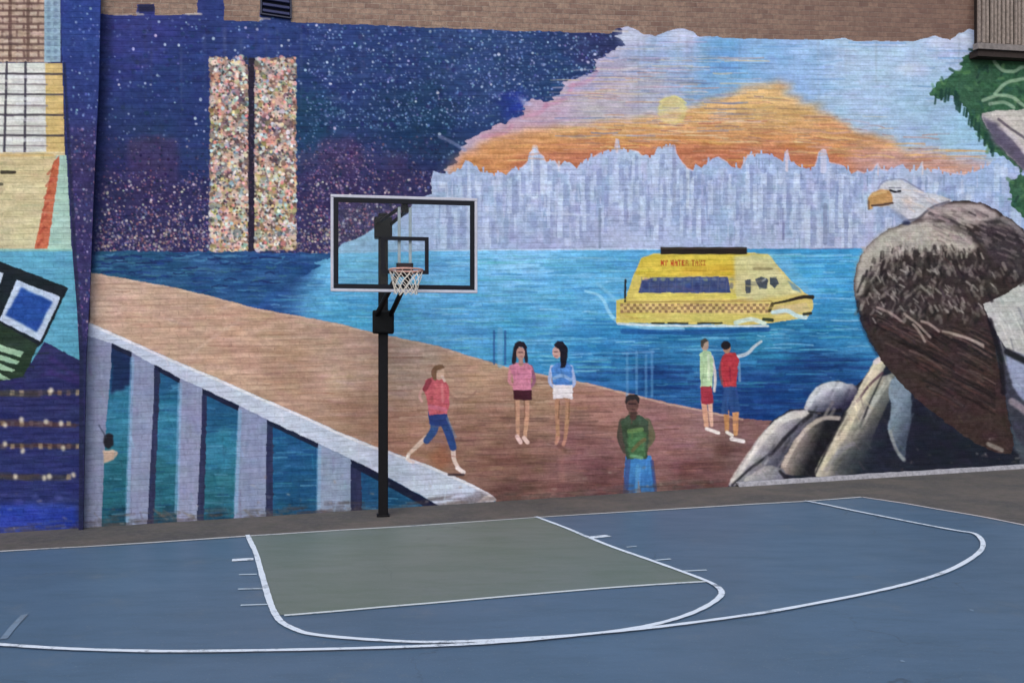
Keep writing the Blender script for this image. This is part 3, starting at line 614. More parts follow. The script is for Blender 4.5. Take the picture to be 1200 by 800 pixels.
for pts, w in (([(858, 568), (880, 548), (905, 530), (925, 508), (950, 486)], 5), ([(914, 552), (922, 560)], 6), ([(955, 556), (972, 520), (990, 484)], 4), ([(948, 482), (965, 484), (985, 480)], 4), ([(1034, 440), (1020, 470), (1008, 500)], 3)): brush(pts, (w * .5, w), (22, 22, 30), ROCK, alpha=.8, soft=2.2)
for _ in range(260):
    x = rng.uniform(860, 1064); y = rng.uniform(425, 560)
    if IDM[celly(y), cell(x)] != ROCK or CAN[celly(y), cell(x)].mean() < 60: continue
    v = CAN[celly(y), cell(x)]; L = rng.uniform(5, 16)
    if IDM[max(celly(y - L), 0), cell(x + L * .55)] != ROCK: continue
    brush([(x, y), (x + L * .55, y - L)], rng.uniform(1.5, 4), v * rng.uniform(.72, 1.2), alpha=.45, soft=2)
# ---- eagle
paint([(1152, 356), (1180, 342), (1205, 325), (1330, 330), (1330, 560), (1196, 545)], (62, 64, 78), ROCK, warp=.8, st=10, kind='m')
paint([(1150, 354), (1178, 344), (1205, 326), (1240, 310), (1300, 400), (1260, 440), (1205, 424), (1186, 417), (1172, 398), (1160, 376)], (184, 185, 182), EAGLE, warp=1, st=12, kind='m')
for k in range(26):
    x = rng.uniform(1160, 1250); y = rng.uniform(350, 400); brush([(x, y), (x + rng.uniform(6, 16), y + rng.uniform(16, 36))], rng.uniform(1.2, 3), [(206, 208, 204), (150, 150, 150), (130, 134, 140), (216, 214, 206)][rng.integers(4)], alpha=.5)
paint([(1176, 408), (1200, 416), (1230, 420), (1226, 475), (1200, 470), (1186, 452)], (150, 158, 188), warp=.8, st=10, kind='v', soft=1); brush([(1180, 412), (1204, 424)], 8, (34, 36, 44), soft=3)
brush([(1186, 470), (1200, 480), (1220, 500)], 8, (160, 146, 156), alpha=.8, soft=3); brush([(1176, 490), (1190, 520), (1210, 540)], 10, (84, 98, 108), alpha=.6, soft=4)
body = [(1060, 261), (1042, 268), (1026, 279), (1012, 293), (1004, 310), (1000, 330), (1002, 352), (1009, 377), (1020, 402), (1036, 426), (1056, 450), (1082, 474), (1112, 498), (1142, 518), (1166, 529), (1184, 532), (1188, 520), (1182, 490), (1176, 452), (1168, 420), (1162, 384), (1152, 357),
        (1176, 346), (1205, 326), (1330, 330), (1330, 262), (1215, 290), (1198, 268), (1184, 257), (1168, 246), (1148, 237), (1122, 235), (1100, 236), (1080, 246), (1070, 258)]
paint(body, (60, 50, 50), EAGLE, warp=1, st=12, kind='m', c2=(64, 47, 46), ax=((1090, 330), (1110, 480)))
paint([(1062, 262), (1042, 268), (1026, 279), (1012, 293), (1005, 310), (1002, 330), (1004, 350), (1012, 340), (1020, 318), (1040, 303), (1070, 298), (1100, 296), (1130, 298), (1148, 290), (1130, 272), (1108, 262), (1085, 257)], (178, 172, 162), warp=1.2, soft=2.5, st=14, kind='m')
paint([(1078, 256), (1090, 244), (1112, 238), (1148, 239), (1166, 248), (1176, 258), (1158, 264), (1140, 262), (1122, 266), (1104, 256)], (172, 160, 158), warp=1, soft=1.5, st=12)
paint([(1148, 262), (1170, 254), (1186, 262), (1200, 278), (1240, 330), (1205, 326), (1180, 320), (1160, 300), (1150, 284)], (66, 58, 62), warp=1.5, soft=2, st=16, kind='m')
brush([(1090, 250), (1114, 258), (1136, 272), (1152, 284)], 4, (60, 54, 56), alpha=.85, soft=2)
brush([(1176, 256), (1192, 268), (1206, 288)], 6, (156, 146, 148), alpha=.7, soft=3)
def arcy(x): return float(np.interp(x, [1004, 1012, 1022, 1040, 1070, 1105, 1140, 1160, 1200], [352, 330, 312, 299, 295, 294, 297, 300, 300]))
for _ in range(260):                             # ragged edge where the pale coverts meet the dark wing
    x = rng.uniform(1006, 1150); y = arcy(x) + rng.uniform(-9, 22)
    L = rng.uniform(4, 12); a = (x - 1075) * -.006 + rng.uniform(-.25, .25)
    brush([(x, y), (x - L * math.sin(a), y + L * math.cos(a))], rng.uniform(2, 4.5), [(44, 38, 38), (58, 50, 50), (168, 160, 152), (36, 31, 33), (120, 110, 106)][rng.integers(5)], alpha=rng.uniform(.35, .85), soft=1.6)
for _ in range(520):                             # mottled feathers
    x = rng.uniform(1012, 1200); y = arcy(x) + rng.uniform(8, 78)
    if x > 1150 and y > 350 - (x - 1150) * .5: continue
    if x < 1004 + (y - 352) * .5: continue
    L = rng.uniform(3, 9); a = rng.uniform(-.9, .5) + (x - 1080) * .006
    brush([(x, y), (x + L * math.sin(a), y + L * math.cos(a))], rng.uniform(2, 4.4), [(40, 34, 36), (54, 46, 46), (126, 118, 114), (34, 30, 32), (100, 90, 88), (78, 68, 68), (150, 140, 134), (48, 40, 42)][rng.integers(8)], alpha=rng.uniform(.3, .7), soft=1.8)
for _ in range(170):                             # pale covert flecks
    x = rng.uniform(1010, 1140); y = rng.uniform(258, 298)
    if y < 262 + abs(x - 1085) * .35: continue
    brush([(x, y), (x + rng.uniform(-2, 2), y + rng.uniform(2, 6))], rng.uniform(1.5, 3), [(150, 144, 136), (196, 190, 180), (170, 160, 150), (186, 172, 168)][rng.integers(4)], alpha=.5, soft=1.2)
for _ in range(90):                              # pale flecks
    x = rng.uniform(1014, 1180); y = arcy(x) + rng.uniform(14, 70)
    if x < 1006 + (y - 352) * .5 or (x > 1148 and y > 348 - (x - 1150) * .5): continue
    brush([(x, y), (x + rng.uniform(1, 6), y + rng.uniform(2, 7))], rng.uniform(1.4, 3), [(168, 160, 154), (142, 134, 130), (184, 176, 170)][rng.integers(3)], alpha=rng.uniform(.4, .75), soft=1.3)
for _ in range(240):                             # long wing feathers
    t = rng.uniform(0, 1); x = 1012 + t * 140 + rng.uniform(-6, 10); y = 372 + t * 20 + rng.uniform(-6, 80)
    if x < 1010 + (y - 370) * .85: continue
    L = min(rng.uniform(14, 44), 1166 - x); y2 = y + L * .55
    brush([(x, y), (x + L * .5, y + L * .22), (x + L, y2)], rng.uniform(1.2, 3), [(112, 92, 88), (36, 27, 28), (88, 62, 58), (54, 40, 40), (30, 27, 30)][rng.integers(5)], alpha=rng.uniform(.3, .65), soft=1.5)
for a, b in (((1105, 388), (1152, 404)), ((1118, 392), (1152, 406)), ((1060, 368), (1090, 395)), ((1070, 380), (1084, 400)), ((1080, 376), (1100, 388)), ((1028, 360), (1056, 376))):
    brush([a, ((a[0] + b[0]) / 2, (a[1] + b[1]) / 2 - 2), b], 3, (176, 158, 150), alpha=.75, soft=1.2)
brush([(1158, 520), (1174, 527)], 5, (150, 140, 134), alpha=.8, soft=2); brush([(1160, 375), (1172, 420), (1176, 460)], 6, (22, 20, 28), alpha=.8, soft=2.5)
brush([(1004, 352), (1012, 385), (1028, 415)], 4, (24, 40, 66), alpha=.5, soft=3)
paint([(1030, 226), (1031, 218), (1040, 212), (1056, 211), (1068, 217), (1084, 225), (1102, 229), (1116, 235), (1104, 240), (1088, 246), (1072, 258), (1064, 261), (1054, 253), (1046, 247), (1040, 240)], (198, 200, 208), EAGLE, warp=.6, st=10, kind='m', soft=.5)
for _ in range(60):
    x = rng.uniform(1046, 1106); y = 222 + (x - 1046) * .2 + rng.uniform(-4, 18)
    if y > 250 - abs(x - 1066) * .3 or y < 216 + (x - 1046) * .24: continue
    brush([(x, y), (x + rng.uniform(5, 11), y + rng.uniform(1, 5))], rng.uniform(1, 2.4), [(224, 224, 228), (164, 168, 184), (180, 176, 180), (214, 196, 184)][rng.integers(4)], alpha=.5, soft=1.2)
brush([(1029, 221), (1034, 214), (1044, 210.5), (1058, 210.5), (1068, 216), (1082, 224)], 1.8, (132, 134, 158), alpha=.6, soft=1)
brush([(1060, 258), (1075, 256), (1092, 243), (1112, 236)], 2.6, (96, 94, 104), alpha=.8, soft=1.2); ell(1064, 236, 6, 6, (214, 188, 174), soft=3, alpha=.6); brush([(1046, 247), (1056, 254), (1064, 260)], 5, (140, 152, 182), alpha=.75, soft=2)
brush([(1046, 242), (1054, 249)], 4, (170, 176, 192), alpha=.6, soft=2)
paint([(1019, 246), (1016.5, 241), (1017, 233), (1022, 226), (1032, 222), (1042, 223), (1046, 230), (1046, 237), (1041, 241), (1032, 242), (1024, 241), (1022, 245)], (196, 150, 98), EAGLE, warp=.4, st=12, kind='m', soft=.4)
brush([(1022, 241), (1033, 240), (1046, 238)], 2.6, (84, 62, 56), alpha=.9); brush([(1018, 236), (1018, 245)], 2.4, (120, 92, 74), alpha=.8); brush([(1024, 228), (1038, 225)], 3, (222, 186, 132), alpha=.75); ell(1062, 261, 5, 2.5, (50, 58, 84), soft=1)
brush([(1043, 223), (1049, 225), (1055, 224)], 2.4, (36, 34, 44)); brush([(1042, 220), (1056, 220.5)], 1.4, (120, 122, 140), alpha=.8)
for _ in range(150):                             # ragged shoulder
    x = rng.uniform(1085, 1205); y = 242 + max(0, x - 1140) * .55 + rng.uniform(0, 40)
    if IDM[celly(y), cell(x)] != EAGLE or y > 300: continue
    L = rng.uniform(5, 14); dk = x > 1135
    brush([(x, y), (x + L * .9, y + L * .4)], rng.uniform(1.4, 3.4), ([(58, 50, 54), (120, 108, 108), (46, 40, 44), (150, 136, 136)] if dk else [(188, 172, 168), (150, 140, 138), (170, 150, 150), (110, 100, 100)])[rng.integers(4)], alpha=rng.uniform(.35, .7), soft=1.4)
# ---- tree and pale rock, top right
paint([(1090, 108), (1098, 98), (1112, 90), (1126, 82), (1128, 66), (1140, 60), (1330, 50), (1330, 280), (1206, 262), (1186, 240), (1182, 214), (1200, 200), (1330, 200), (1200, 205), (1176, 182), (1160, 176), (1150, 160), (1138, 146), (1132, 128), (1120, 113), (1110, 111), (1100, 117), (1094, 115)], (58, 100, 74), TREE, warp=2.2, st=14, kind='m')
for _ in range(420):
    x = rng.uniform(1092, 1320); y = rng.uniform(58, 180) if rng.random() < .8 else rng.uniform(210, 262)
    ix, iy = cell(x), celly(y)
    if IDM[iy, min(ix, W - 1)] != TREE: continue
    L = rng.uniform(3, 9); a = rng.uniform(0, 6.28)
    brush([(x, y), (x + L * math.cos(a), y + L * math.sin(a))], rng.uniform(2, 4.5), [(40, 78, 60), (84, 132, 84), (60, 110, 72), (36, 66, 58), (96, 140, 96), (52, 96, 84)][rng.integers(6)], alpha=rng.uniform(.35, .8), soft=1.4)
for _ in range(40):
    x = rng.uniform(1094, 1165); y = 112 + max(0, x - 1118) * 1.35 + rng.uniform(-6, 5)
    brush([(x, y - 4), (x - 1, y + rng.uniform(3, 8))], rng.uniform(2, 3.5), (34, 72, 62), alpha=.8, soft=1)
for pts in ([(1165, 72), (1174, 82), (1188, 84), (1202, 78), (1240, 80)], [(1166, 110), (1178, 98), (1192, 94), (1206, 92), (1240, 96)], [(1152, 118), (1170, 112), (1186, 114), (1200, 124), (1240, 150)], [(1160, 122), (1176, 120), (1188, 126)]):
    brush(pts, 4, (156, 184, 158), alpha=.8, soft=1.5)
paint([(1150, 134), (1164, 130), (1200, 128), (1330, 120), (1330, 205), (1206, 204), (1196, 196), (1180, 180), (1166, 162), (1154, 146)], (196, 190, 186), TREE, warp=1, st=12, kind='m')
paint([(1150, 136), (1166, 144), (1184, 160), (1200, 178), (1212, 206), (1196, 198), (1180, 180), (1164, 166)], (96, 90, 112), warp=1.2, soft=2, st=10, kind='m'); brush([(1170, 140), (1186, 152), (1204, 164)], 3, (86, 78, 92), alpha=.8, soft=1.5)
brush([(1178, 152), (1192, 166), (1206, 186)], 5, (206, 198, 204), alpha=.7, soft=2)

# ---- left panel
LE = [(70, -90), (71, 0), (73, 75), (77, 160), (81, 230), (85, 300), (90, 360), (94, 420), (94, 640)]
paint(LE + [(-125, 640), (-125, -90)], (44, 50, 100), LEFT, warp=0, st=8)
paint([(-125, -90), (52, -90), (52, 73), (-125, 73)], (186, 160, 142), LEFT, warp=0, st=16, kind='m')
for y in range(-84, 74, 8):
    brush([(-125, y + rng.uniform(-1, 1)), (52, y + rng.uniform(-1, 1))], 2.6, (112, 88, 82), alpha=.85, smooth=False)
    for x in range(-120 + (y % 16), 52, 17): brush([(x, y), (x + rng.uniform(-1, 1), y + 8)], 2.6, (120, 92, 86), alpha=.8, smooth=False)
    for x in range(-120, 52, 17): brush([(x + 3, y + 4), (x + 9, y + 4)], 3, (214, 196, 178), alpha=rng.uniform(.2, .7))
for x in (12, 33): brush([(x, -90), (x, 70)], 4, (100, 74, 68), alpha=.7, smooth=False)
paint([(52, -90), (70, -90), (71, 73), (52, 73)], (150, 178, 196), warp=.2, st=8, kind='m')
for y in range(-84, 72, 8):
    for x in (57, 65): ell(x, y, 2.4, 2.6, (110, 134, 158), alpha=.7, soft=.6)
paint([(-125, 74), (56, 74), (56, 180), (-125, 180)], (212, 212, 206), warp=.2, st=10)
paint([(53, 74), (73, 75), (76, 180), (54, 180)], (212, 184, 122), warp=.2, st=14)
for y in (86, 98, 110, 123, 134, 147, 158, 170): brush([(-125, y), (74 if y in (86, 110, 134, 158) else 55, y + 1)], 1.8 if y in (98, 147, 170) else 2.6, (70, 66, 74) if y in (86, 110, 134, 158) else (140, 132, 134), alpha=.85, smooth=False)
for x in (-100, -78, -55, -36, -14, 8, 30): brush([(x, 73), (x - 3 if x < 20 else x - 1, 178)], 3, (60, 56, 70), alpha=.85, smooth=False)
for y in (90, 116, 140, 164): brush([(10, y), (50, y)], 4, (226, 228, 230), alpha=.5)
paint([(-125, 180), (76, 178), (82, 292), (-125, 292)], (208, 190, 146), warp=.2, st=14, c2=(204, 194, 158), ax=((0, 180), (0, 292)))
paint([(66, 182), (78, 182), (84, 294), (52, 294)], (168, 200, 186), warp=.3, st=8)
paint([(62, 190), (70, 182), (69, 200), (56, 293), (40, 293)], (196, 108, 78), warp=.5, st=16, kind='m')
for y in range(196, 292, 14): brush([(64 - (y - 190) * .16, y), (57 - (y - 190) * .14, y + 8)], 3, (166, 70, 54), alpha=.6)
brush([(2, 202), (17, 202)], 4, (60, 52, 46), alpha=.9); brush([(-2, 216), (2, 216)], 4, (80, 76, 60), alpha=.8); brush([(-125, 183), (62, 182)], 3, (200, 170, 110), alpha=.7)
paint([(-125, 292), (86, 292), (95, 425), (-125, 425)], (96, 166, 196), warp=.3, st=10, c2=(90, 160, 186), ax=((0, 292), (0, 420)))
brush([(-125, 293), (84, 293)], 3, (150, 196, 180), alpha=.8, smooth=False)
paint([(-125, 282), (0, 306), (80, 337), (74, 350), (50, 402), (40, 410), (-125, 345)], (26, 36, 44), warp=.4, st=6, kind='m')
paint([(-125, 330), (0, 378), (44, 404), (30, 440), (0, 446), (-125, 446)], (40, 60, 46), warp=.4, st=10)
paint([(20, 328), (71, 348), (47, 400), (-1, 375)], (186, 200, 222), warp=.5, st=8, kind='m'); paint([(25, 337), (62, 353), (43, 389), (6, 369)], (34, 76, 156), warp=.8, soft=1.2, st=12, kind='m')
paint([(-4, 318), (4, 320), (0, 332), (-10, 330)], (200, 210, 226), warp=.3)
for k in range(4): paint([(-60, 384 + k * 11), (0, 404 + k * 11), (28 - k * 5, 412 + k * 11), (24 - k * 5, 418 + k * 9), (0, 411 + k * 11), (-60, 391 + k * 11)], (158, 192, 160), warp=.5, st=10)
paint([(-125, 446), (0, 446), (26, 442), (52, 400), (97, 424), (97, 640), (-125, 640)], (46, 48, 98), warp=.4, st=14, c2=(42, 52, 112), ax=((40, 420), (40, 600)))
brush([(60, 420), (96, 448), (60, 436)], 6, (66, 44, 110), alpha=.5, soft=4)
for y, h in ((460, 9), (496, 9), (523, 8), (558, 9)):
    for _ in range(10): brush([(rng.uniform(-125, 60), y + rng.uniform(-3, 3)), (rng.uniform(-20, 95), y + rng.uniform(-3, 3))], rng.uniform(2, h * .7), [(70, 64, 66), (82, 58, 64), (58, 58, 72)][rng.integers(3)], alpha=.6, soft=2)
    for x in range(-120, 94, 11):
        if rng.random() < .5: paint([(x, y - 3), (x + 5, y - 3), (x + 5, y + 3), (x, y + 3)], [(150, 124, 96), (120, 96, 96), (96, 84, 96), (186, 164, 130)][rng.integers(4)], warp=.5, alpha=.7, soft=.6)
for x, y in ((60, 457), (6, 498), (25, 491), (54, 494), (72, 496), (6, 520), (27, 528), (74, 525), (18, 558), (58, 558), (86, 556), (52, 560)): ell(x, y, 2.8, 3.2, (226, 214, 190), alpha=.85, soft=1)
for _ in range(14): ell(rng.uniform(-120, 88), rng.uniform(580, 588), rng.uniform(3, 6), 3, (110, 110, 190), alpha=.4, soft=1.5)
paint([(-125, 590), (90, 592), (90, 640), (-125, 640)], (40, 62, 158), warp=1.5, soft=3, st=18)

# ---- pilaster paint (sampled by the pilaster mesh)
PILL = [(-90, 71), (0, 72), (75, 74), (160, 78), (230, 82), (300, 85), (360, 90), (420, 93), (640, 92)]
PILR = [(-90, 118), (0, 118), (100, 116), (200, 111), (300, 107), (350, 105), (420, 101), (640, 97)]
PAIN = CAN.copy()
CANW, CAN = CAN, PAIN
pil = [(x - 4, y) for y, x in PILL] + [(x + 5, y) for y, x in PILR[::-1]]
paint(pil, (46, 68, 140), None, warp=0, st=10, kind='m', c2=(50, 56, 108), ax=((90, 20), (90, 220)))
paint([(70, 150), (125, 150), (115, 430), (70, 430)], (60, 50, 96), warp=3, soft=12, alpha=.7, st=16, kind='m')
dots(120, (70, 120), (-60, 170), [(130, 160, 208), (160, 180, 215), (110, 130, 190)], (.7, 1.6), (.3, .85))
dots(420, (76, 116), (150, 400), [(150, 110, 150), (120, 100, 150), (170, 130, 150), (90, 80, 130), (180, 170, 190), (70, 90, 150)], (.7, 1.6), (.3, .8))
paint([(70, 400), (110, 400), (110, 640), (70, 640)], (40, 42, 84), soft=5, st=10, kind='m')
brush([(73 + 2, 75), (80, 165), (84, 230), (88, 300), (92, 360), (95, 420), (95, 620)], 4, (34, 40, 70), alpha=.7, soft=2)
CANP, CAN = CAN, CANW
# darker, soft-edged navy band on the wall beside the pilaster
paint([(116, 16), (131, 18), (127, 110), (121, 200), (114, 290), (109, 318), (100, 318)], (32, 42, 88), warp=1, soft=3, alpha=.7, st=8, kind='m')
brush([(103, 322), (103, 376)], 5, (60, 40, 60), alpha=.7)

# ---- bare brick above the mural
top = [(112, -90), (112, 17), (125, 17), (160, 18), (161, 5), (181, 5), (182, 18), (205, 18), (231, 16), (234, -90), (262, -90), (263, 24), (304, 25), (306, -2), (340, -2), (341, 26), (400, 28), (500, 32), (600, 36), (700, 39), (716, 39), (722, 33), (735, 31), (748, 35), (754, 40), (768, 42),
       (782, 36), (800, 33), (812, 37), (818, 42), (860, 45), (905, 46), (960, 47), (990, 44), (1000, 48), (1070, 48), (1084, 45), (1096, 42), (1106, 45), (1114, 47), (1124, 39), (1136, 34), (1146, 37), (1150, 62), (1330, 62), (1330, -90)]
paint(top, (150, 124, 112), BRICK, warp=.8, st=10)
paint([(162, 5), (181, 5), (181, 14), (162, 14)], (38, 38, 70), NIGHT, warp=.4, soft=1)
for x0, y0, x1, y1 in ((345, 24, 460, 29), (125, 17, 158, 18), (185, 16, 230, 17), (265, 23, 302, 24), (500, 31, 720, 38)):
    for _ in range(16):
        t = rng.uniform(0, 1); x = x0 + (x1 - x0) * t; y = y0 + (y1 - y0) * t - rng.uniform(0, 3)
        brush([(x, y), (x + rng.uniform(5, 18), y + .5)], rng.uniform(1, 3), (206, 192, 180), alpha=.5)
# scuffed foot of the wall
for _ in range(260):
    x = rng.uniform(-100, 860); yb = float(ybase(x)); y = yb - abs(rng.normal(0, 5))
    if x > 850: continue
    brush([(x, y), (x + rng.uniform(5, 30), y - rng.uniform(0, 2))], rng.uniform(1, 4), [(84, 72, 70), (110, 98, 92), (70, 60, 60)][rng.integers(3)], alpha=rng.uniform(.1, .4), soft=1.5)
IDM[:, :cell(40)][IDM[:, :cell(40)] == NIGHT] = LEFT

def rework(ids, n, xr, yr, L, w, lo=.74, hi=1.22, al=(.25, .6), slope=(0, 1)):
    for _ in range(n):
        x = rng.uniform(*xr); y = rng.uniform(*yr); k = rng.uniform(*L)
        x2, y2 = x + slope[0] * k + rng.uniform(-.3, .3) * k, y + slope[1] * k + rng.uniform(-.2, .2) * k
        a, b = (celly(y), cell(x)), (min(celly(y2), Hh - 1), min(cell(x2), W - 1))
        if IDM[a] not in ids or IDM[b] != IDM[a] or np.abs(CAN[a] - CAN[b]).mean() > 30: continue
        brush([(x, y), ((x + x2) / 2 + rng.uniform(-.4, .4), (y + y2) / 2), (x2, y2)], rng.uniform(*w), CAN[a] * rng.uniform(lo, hi) + rng.normal(0, 5, 3), alpha=rng.uniform(*al), soft=1.1)
rework(PP, 900, (470, 900), (395, 585), (3, 9), (1, 2.4))
rework([BOAT], 260, (720, 955), (316, 382), (6, 18), (1, 2.4), .88, 1.1, slope=(1, -.02))
rework([DECK], 700, (105, 880), (325, 590), (8, 30), (1.5, 4), .88, 1.1, (.15, .35), (1, .03))
rework([RAIL], 500, (95, 575), (380, 615), (5, 22), (1, 3), .84, 1.12, (.2, .5), (.05, 1))
rework([LEFT], 700, (-100, 92), (-60, 620), (5, 20), (1.2, 3.4), .82, 1.14, (.2, .5), (1, 0))
rework([DAY], 700, (560, 1150), (40, 200), (10, 40), (1, 2.6), .9, 1.08, (.25, .5), (1, 0))
rework([NIGHT], 600, (115, 720), (20, 200), (4, 14), (1.5, 4), .75, 1.25, (.2, .4), (1, 0))
rework([ROCK, EAGLE], 700, (860, 1300), (215, 560), (3, 12), (1, 3), .8, 1.25, (.2, .5), (.5, .8))
# weather: rain streaks from the top edge and scabs of lost paint
for _ in range(70):
    x = rng.uniform(-60, 1250); y = rng.uniform(22, 60); L = rng.uniform(20, 120)
    brush([(x, y), (x + rng.uniform(-1, 1), y + L)], (rng.uniform(2, 5), .6), [(60, 58, 64), (150, 146, 150)][rng.integers(2)], alpha=rng.uniform(.04, .13), soft=2.5)
for _ in range(110):
    x = rng.uniform(-60, 1250); yb_ = float(ybase(x)); y = yb_ - abs(rng.normal(0, 26)) - 2
    ell(x, y, rng.uniform(.8, 3.2), rng.uniform(.6, 1.8), [(150, 132, 122), (112, 88, 80), (176, 168, 162)][rng.integers(3)], alpha=rng.uniform(.15, .5), warp=1.5, soft=.8)
def finish(can):
    g = can.mean(-1, keepdims=True)
    can = g + (can - g) * .93
    k = 1 + .03 * nST2 + .035 * nF + .045 * nM + .03 * nBIG
    can = can * k[..., None] + np.stack([nC1 * 3, -nC1 * 1.5 + nC2 * 2, nC2 * -3], -1)
    return 255 * (np.clip(can, 3, 250) / 255) ** 1.07
CAN, CANP = finish(CAN), finish(CANP)
# =================================================================== MATERIALS
def brick_nodes(t):
    at = t.new('ShaderNodeAttribute', attribute_name='course')
    br = t.new('ShaderNodeTexBrick', offset=.5)
    for k, v in (('Scale', 1.0), ('Mortar Size', .0065), ('Mortar Smooth', .35), ('Brick Width', .215), ('Row Height', .0725), ('Bias', 0.0)): br.inputs[k].default_value = v
    nz = t.new('ShaderNodeTexNoise'); nz.inputs['Scale'].default_value = 7; nz.inputs['Detail'].default_value = 3
    t.link(at.outputs['Vector'], nz.inputs['Vector'])
    ma = t.new('ShaderNodeVectorMath', operation='MULTIPLY_ADD')
    t.link(nz.outputs['Color'], ma.inputs[0]); ma.inputs[1].default_value = (.03, .016, 0); t.link(at.outputs['Vector'], ma.inputs[2])
    t.link(ma.outputs[0], br.inputs['Vector'])
    return at, br
def bumped(t, at, br, strength, dist=.008):
    f = t.noise(at.outputs['Vector'], 60, 5, .7)
    inv = t.new('ShaderNodeMath', operation='MULTIPLY_ADD'); t.link(br.outputs['Fac'], inv.inputs[0]); inv.inputs[1].default_value = -1.0
    mul = t.new('ShaderNodeMath', operation='MULTIPLY'); t.link(f, mul.inputs[0]); mul.inputs[1].default_value = .45
    t.link(mul.outputs[0], inv.inputs[2])
    bn = t.new('ShaderNodeBump'); bn.inputs['Strength'].default_value = strength; bn.inputs['Distance'].default_value = dist
    t.link(inv.outputs[0], bn.inputs['Height']); t.link(bn.outputs[0], t.b.inputs['Normal'])
def mural_mat():
    t = NT('painted_brick')
    at, br = brick_nodes(t)
    br.inputs['Color1'].default_value = (1, 1, 1, 1); br.inputs['Color2'].default_value = (.89, .89, .90, 1); br.inputs['Mortar'].default_value = (.93, .92, .92, 1)
    pc = t.new('ShaderNodeAttribute', attribute_name='paint')
    c = t.mix(1.0, pc.outputs['Color'], br.outputs['Color'], 'MULTIPLY')
    wear = t.ramp(t.noise(at.outputs['Vector'], 22, 6, .75), .70, .80)
    c = t.mix(wear, c, t.mix(.35, c, rgba((150, 138, 130))))
    t.link(c, t.b.inputs['Base Color']); t.b.inputs['Roughness'].default_value = .72; t.b.inputs['Specular IOR Level'].default_value = .12
    bumped(t, at, br, .65)
    return t.m
def brick_mat():
    t = NT('brown_brick')
    at, br = brick_nodes(t)
    br.inputs['Color1'].default_value = rgba((158, 130, 114)); br.inputs['Color2'].default_value = rgba((118, 90, 82)); br.inputs['Mortar'].default_value = rgba((158, 142, 130))
    f = t.noise(at.outputs['Vector'], 2.2, 6, .7); g = t.noise(at.outputs['Vector'], 14, 5, .7)
    c = t.mix(t.ramp(f, .35, .65), br.outputs['Color'], t.mix(.5, br.outputs['Color'], rgba((170, 148, 128))))
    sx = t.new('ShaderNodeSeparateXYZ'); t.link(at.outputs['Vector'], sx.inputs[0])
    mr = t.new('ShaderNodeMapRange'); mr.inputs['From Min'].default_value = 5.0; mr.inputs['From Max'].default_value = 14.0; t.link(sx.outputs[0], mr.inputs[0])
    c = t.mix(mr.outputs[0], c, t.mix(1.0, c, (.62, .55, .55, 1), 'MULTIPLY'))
    c = t.mix(t.ramp(g, .40, .62), t.mix(.55, c, rgba((96, 72, 66))), c)
    t.link(c, t.b.inputs['Base Color']); t.b.inputs['Roughness'].default_value = .9
    bumped(t, at, br, 1.0, .012)
    return t.m
M_MUR, M_BRK = mural_mat(), brick_mat()

# =================================================================== WALL MESH
PIT = 0.9
gx = np.arange(X0 + 2, X1 - 2, PIT); nx = len(gx)
YT = -86.0; ny = 800
yb = ybase(gx)
tt = np.linspace(0, 1, ny)
PX = np.broadcast_to(gx[None, :], (ny, nx)); PY = YT + (yb[None, :] - YT) * tt[:, None]
def course(px, py, s):
    b = ybase(px); tp = 20 + .024 * (px - 160)
    return s, 6.55 * (b - py) / (b - tp)
s_, _d = wall_sd(gx)
COS = wall_pt(PX.ravel(), PY.ravel())
cu, cv = course(PX, PY, np.broadcast_to(s_[None, :], PX.shape))
CUV = np.stack([cu.ravel(), cv.ravel(), np.zeros(cu.size)], -1)
def sample(can, px, py):
    fx = np.clip((px - X0) * SS - .5, 0, W - 2); fy = np.clip((py - Y0) * SS - .5, 0, Hh - 2)
    ix = fx.astype(int); iy = fy.astype(int); tx = (fx - ix)[..., None]; ty = (fy - iy)[..., None]
    return (can[iy, ix] * (1 - tx) + can[iy, ix + 1] * tx) * (1 - ty) + (can[iy + 1, ix] * (1 - tx) + can[iy + 1, ix + 1] * tx) * ty
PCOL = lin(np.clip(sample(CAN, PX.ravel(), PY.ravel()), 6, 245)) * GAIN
cxf = (PX[:-1, :-1] + PX[1:, 1:]) / 2; cyf = (PY[:-1, :-1] + PY[1:, 1:]) / 2
FID = IDM[np.clip(((cyf - Y0) * SS).astype(int), 0, Hh - 1), np.clip(((cxf - X0) * SS).astype(int), 0, W - 1)]
v0 = (np.arange(ny - 1)[:, None] * nx + np.arange(nx - 1)[None, :])
QUAD = np.stack([v0, v0 + nx, v0 + nx + 1, v0 + 1], -1)
def np_mesh(name, cos, quads, uv, paintc=None):
    me = bpy.data.meshes.new(name)
    me.vertices.add(len(cos)); me.vertices.foreach_set('co', np.ascontiguousarray(cos, np.float32).ravel())
    me.loops.add(quads.size); me.loops.foreach_set('vertex_index', np.ascontiguousarray(quads, np.int32).ravel())
    me.polygons.add(len(quads)); me.polygons.foreach_set('loop_start', np.arange(0, quads.size, 4, dtype=np.int32))
    try: me.polygons.foreach_set('loop_total', np.full(len(quads), 4, np.int32))
    except Exception: pass
    a = me.attributes.new('course', 'FLOAT_VECTOR', 'POINT'); a.data.foreach_set('vector', np.ascontiguousarray(uv, np.float32).ravel())
    if paintc is not None:
        a = me.attributes.new('paint', 'FLOAT_COLOR', 'POINT')
        a.data.foreach_set('color', np.concatenate([paintc, np.ones((len(paintc), 1))], 1).astype(np.float32).ravel())
    me.update(calc_edges=True)
    return me

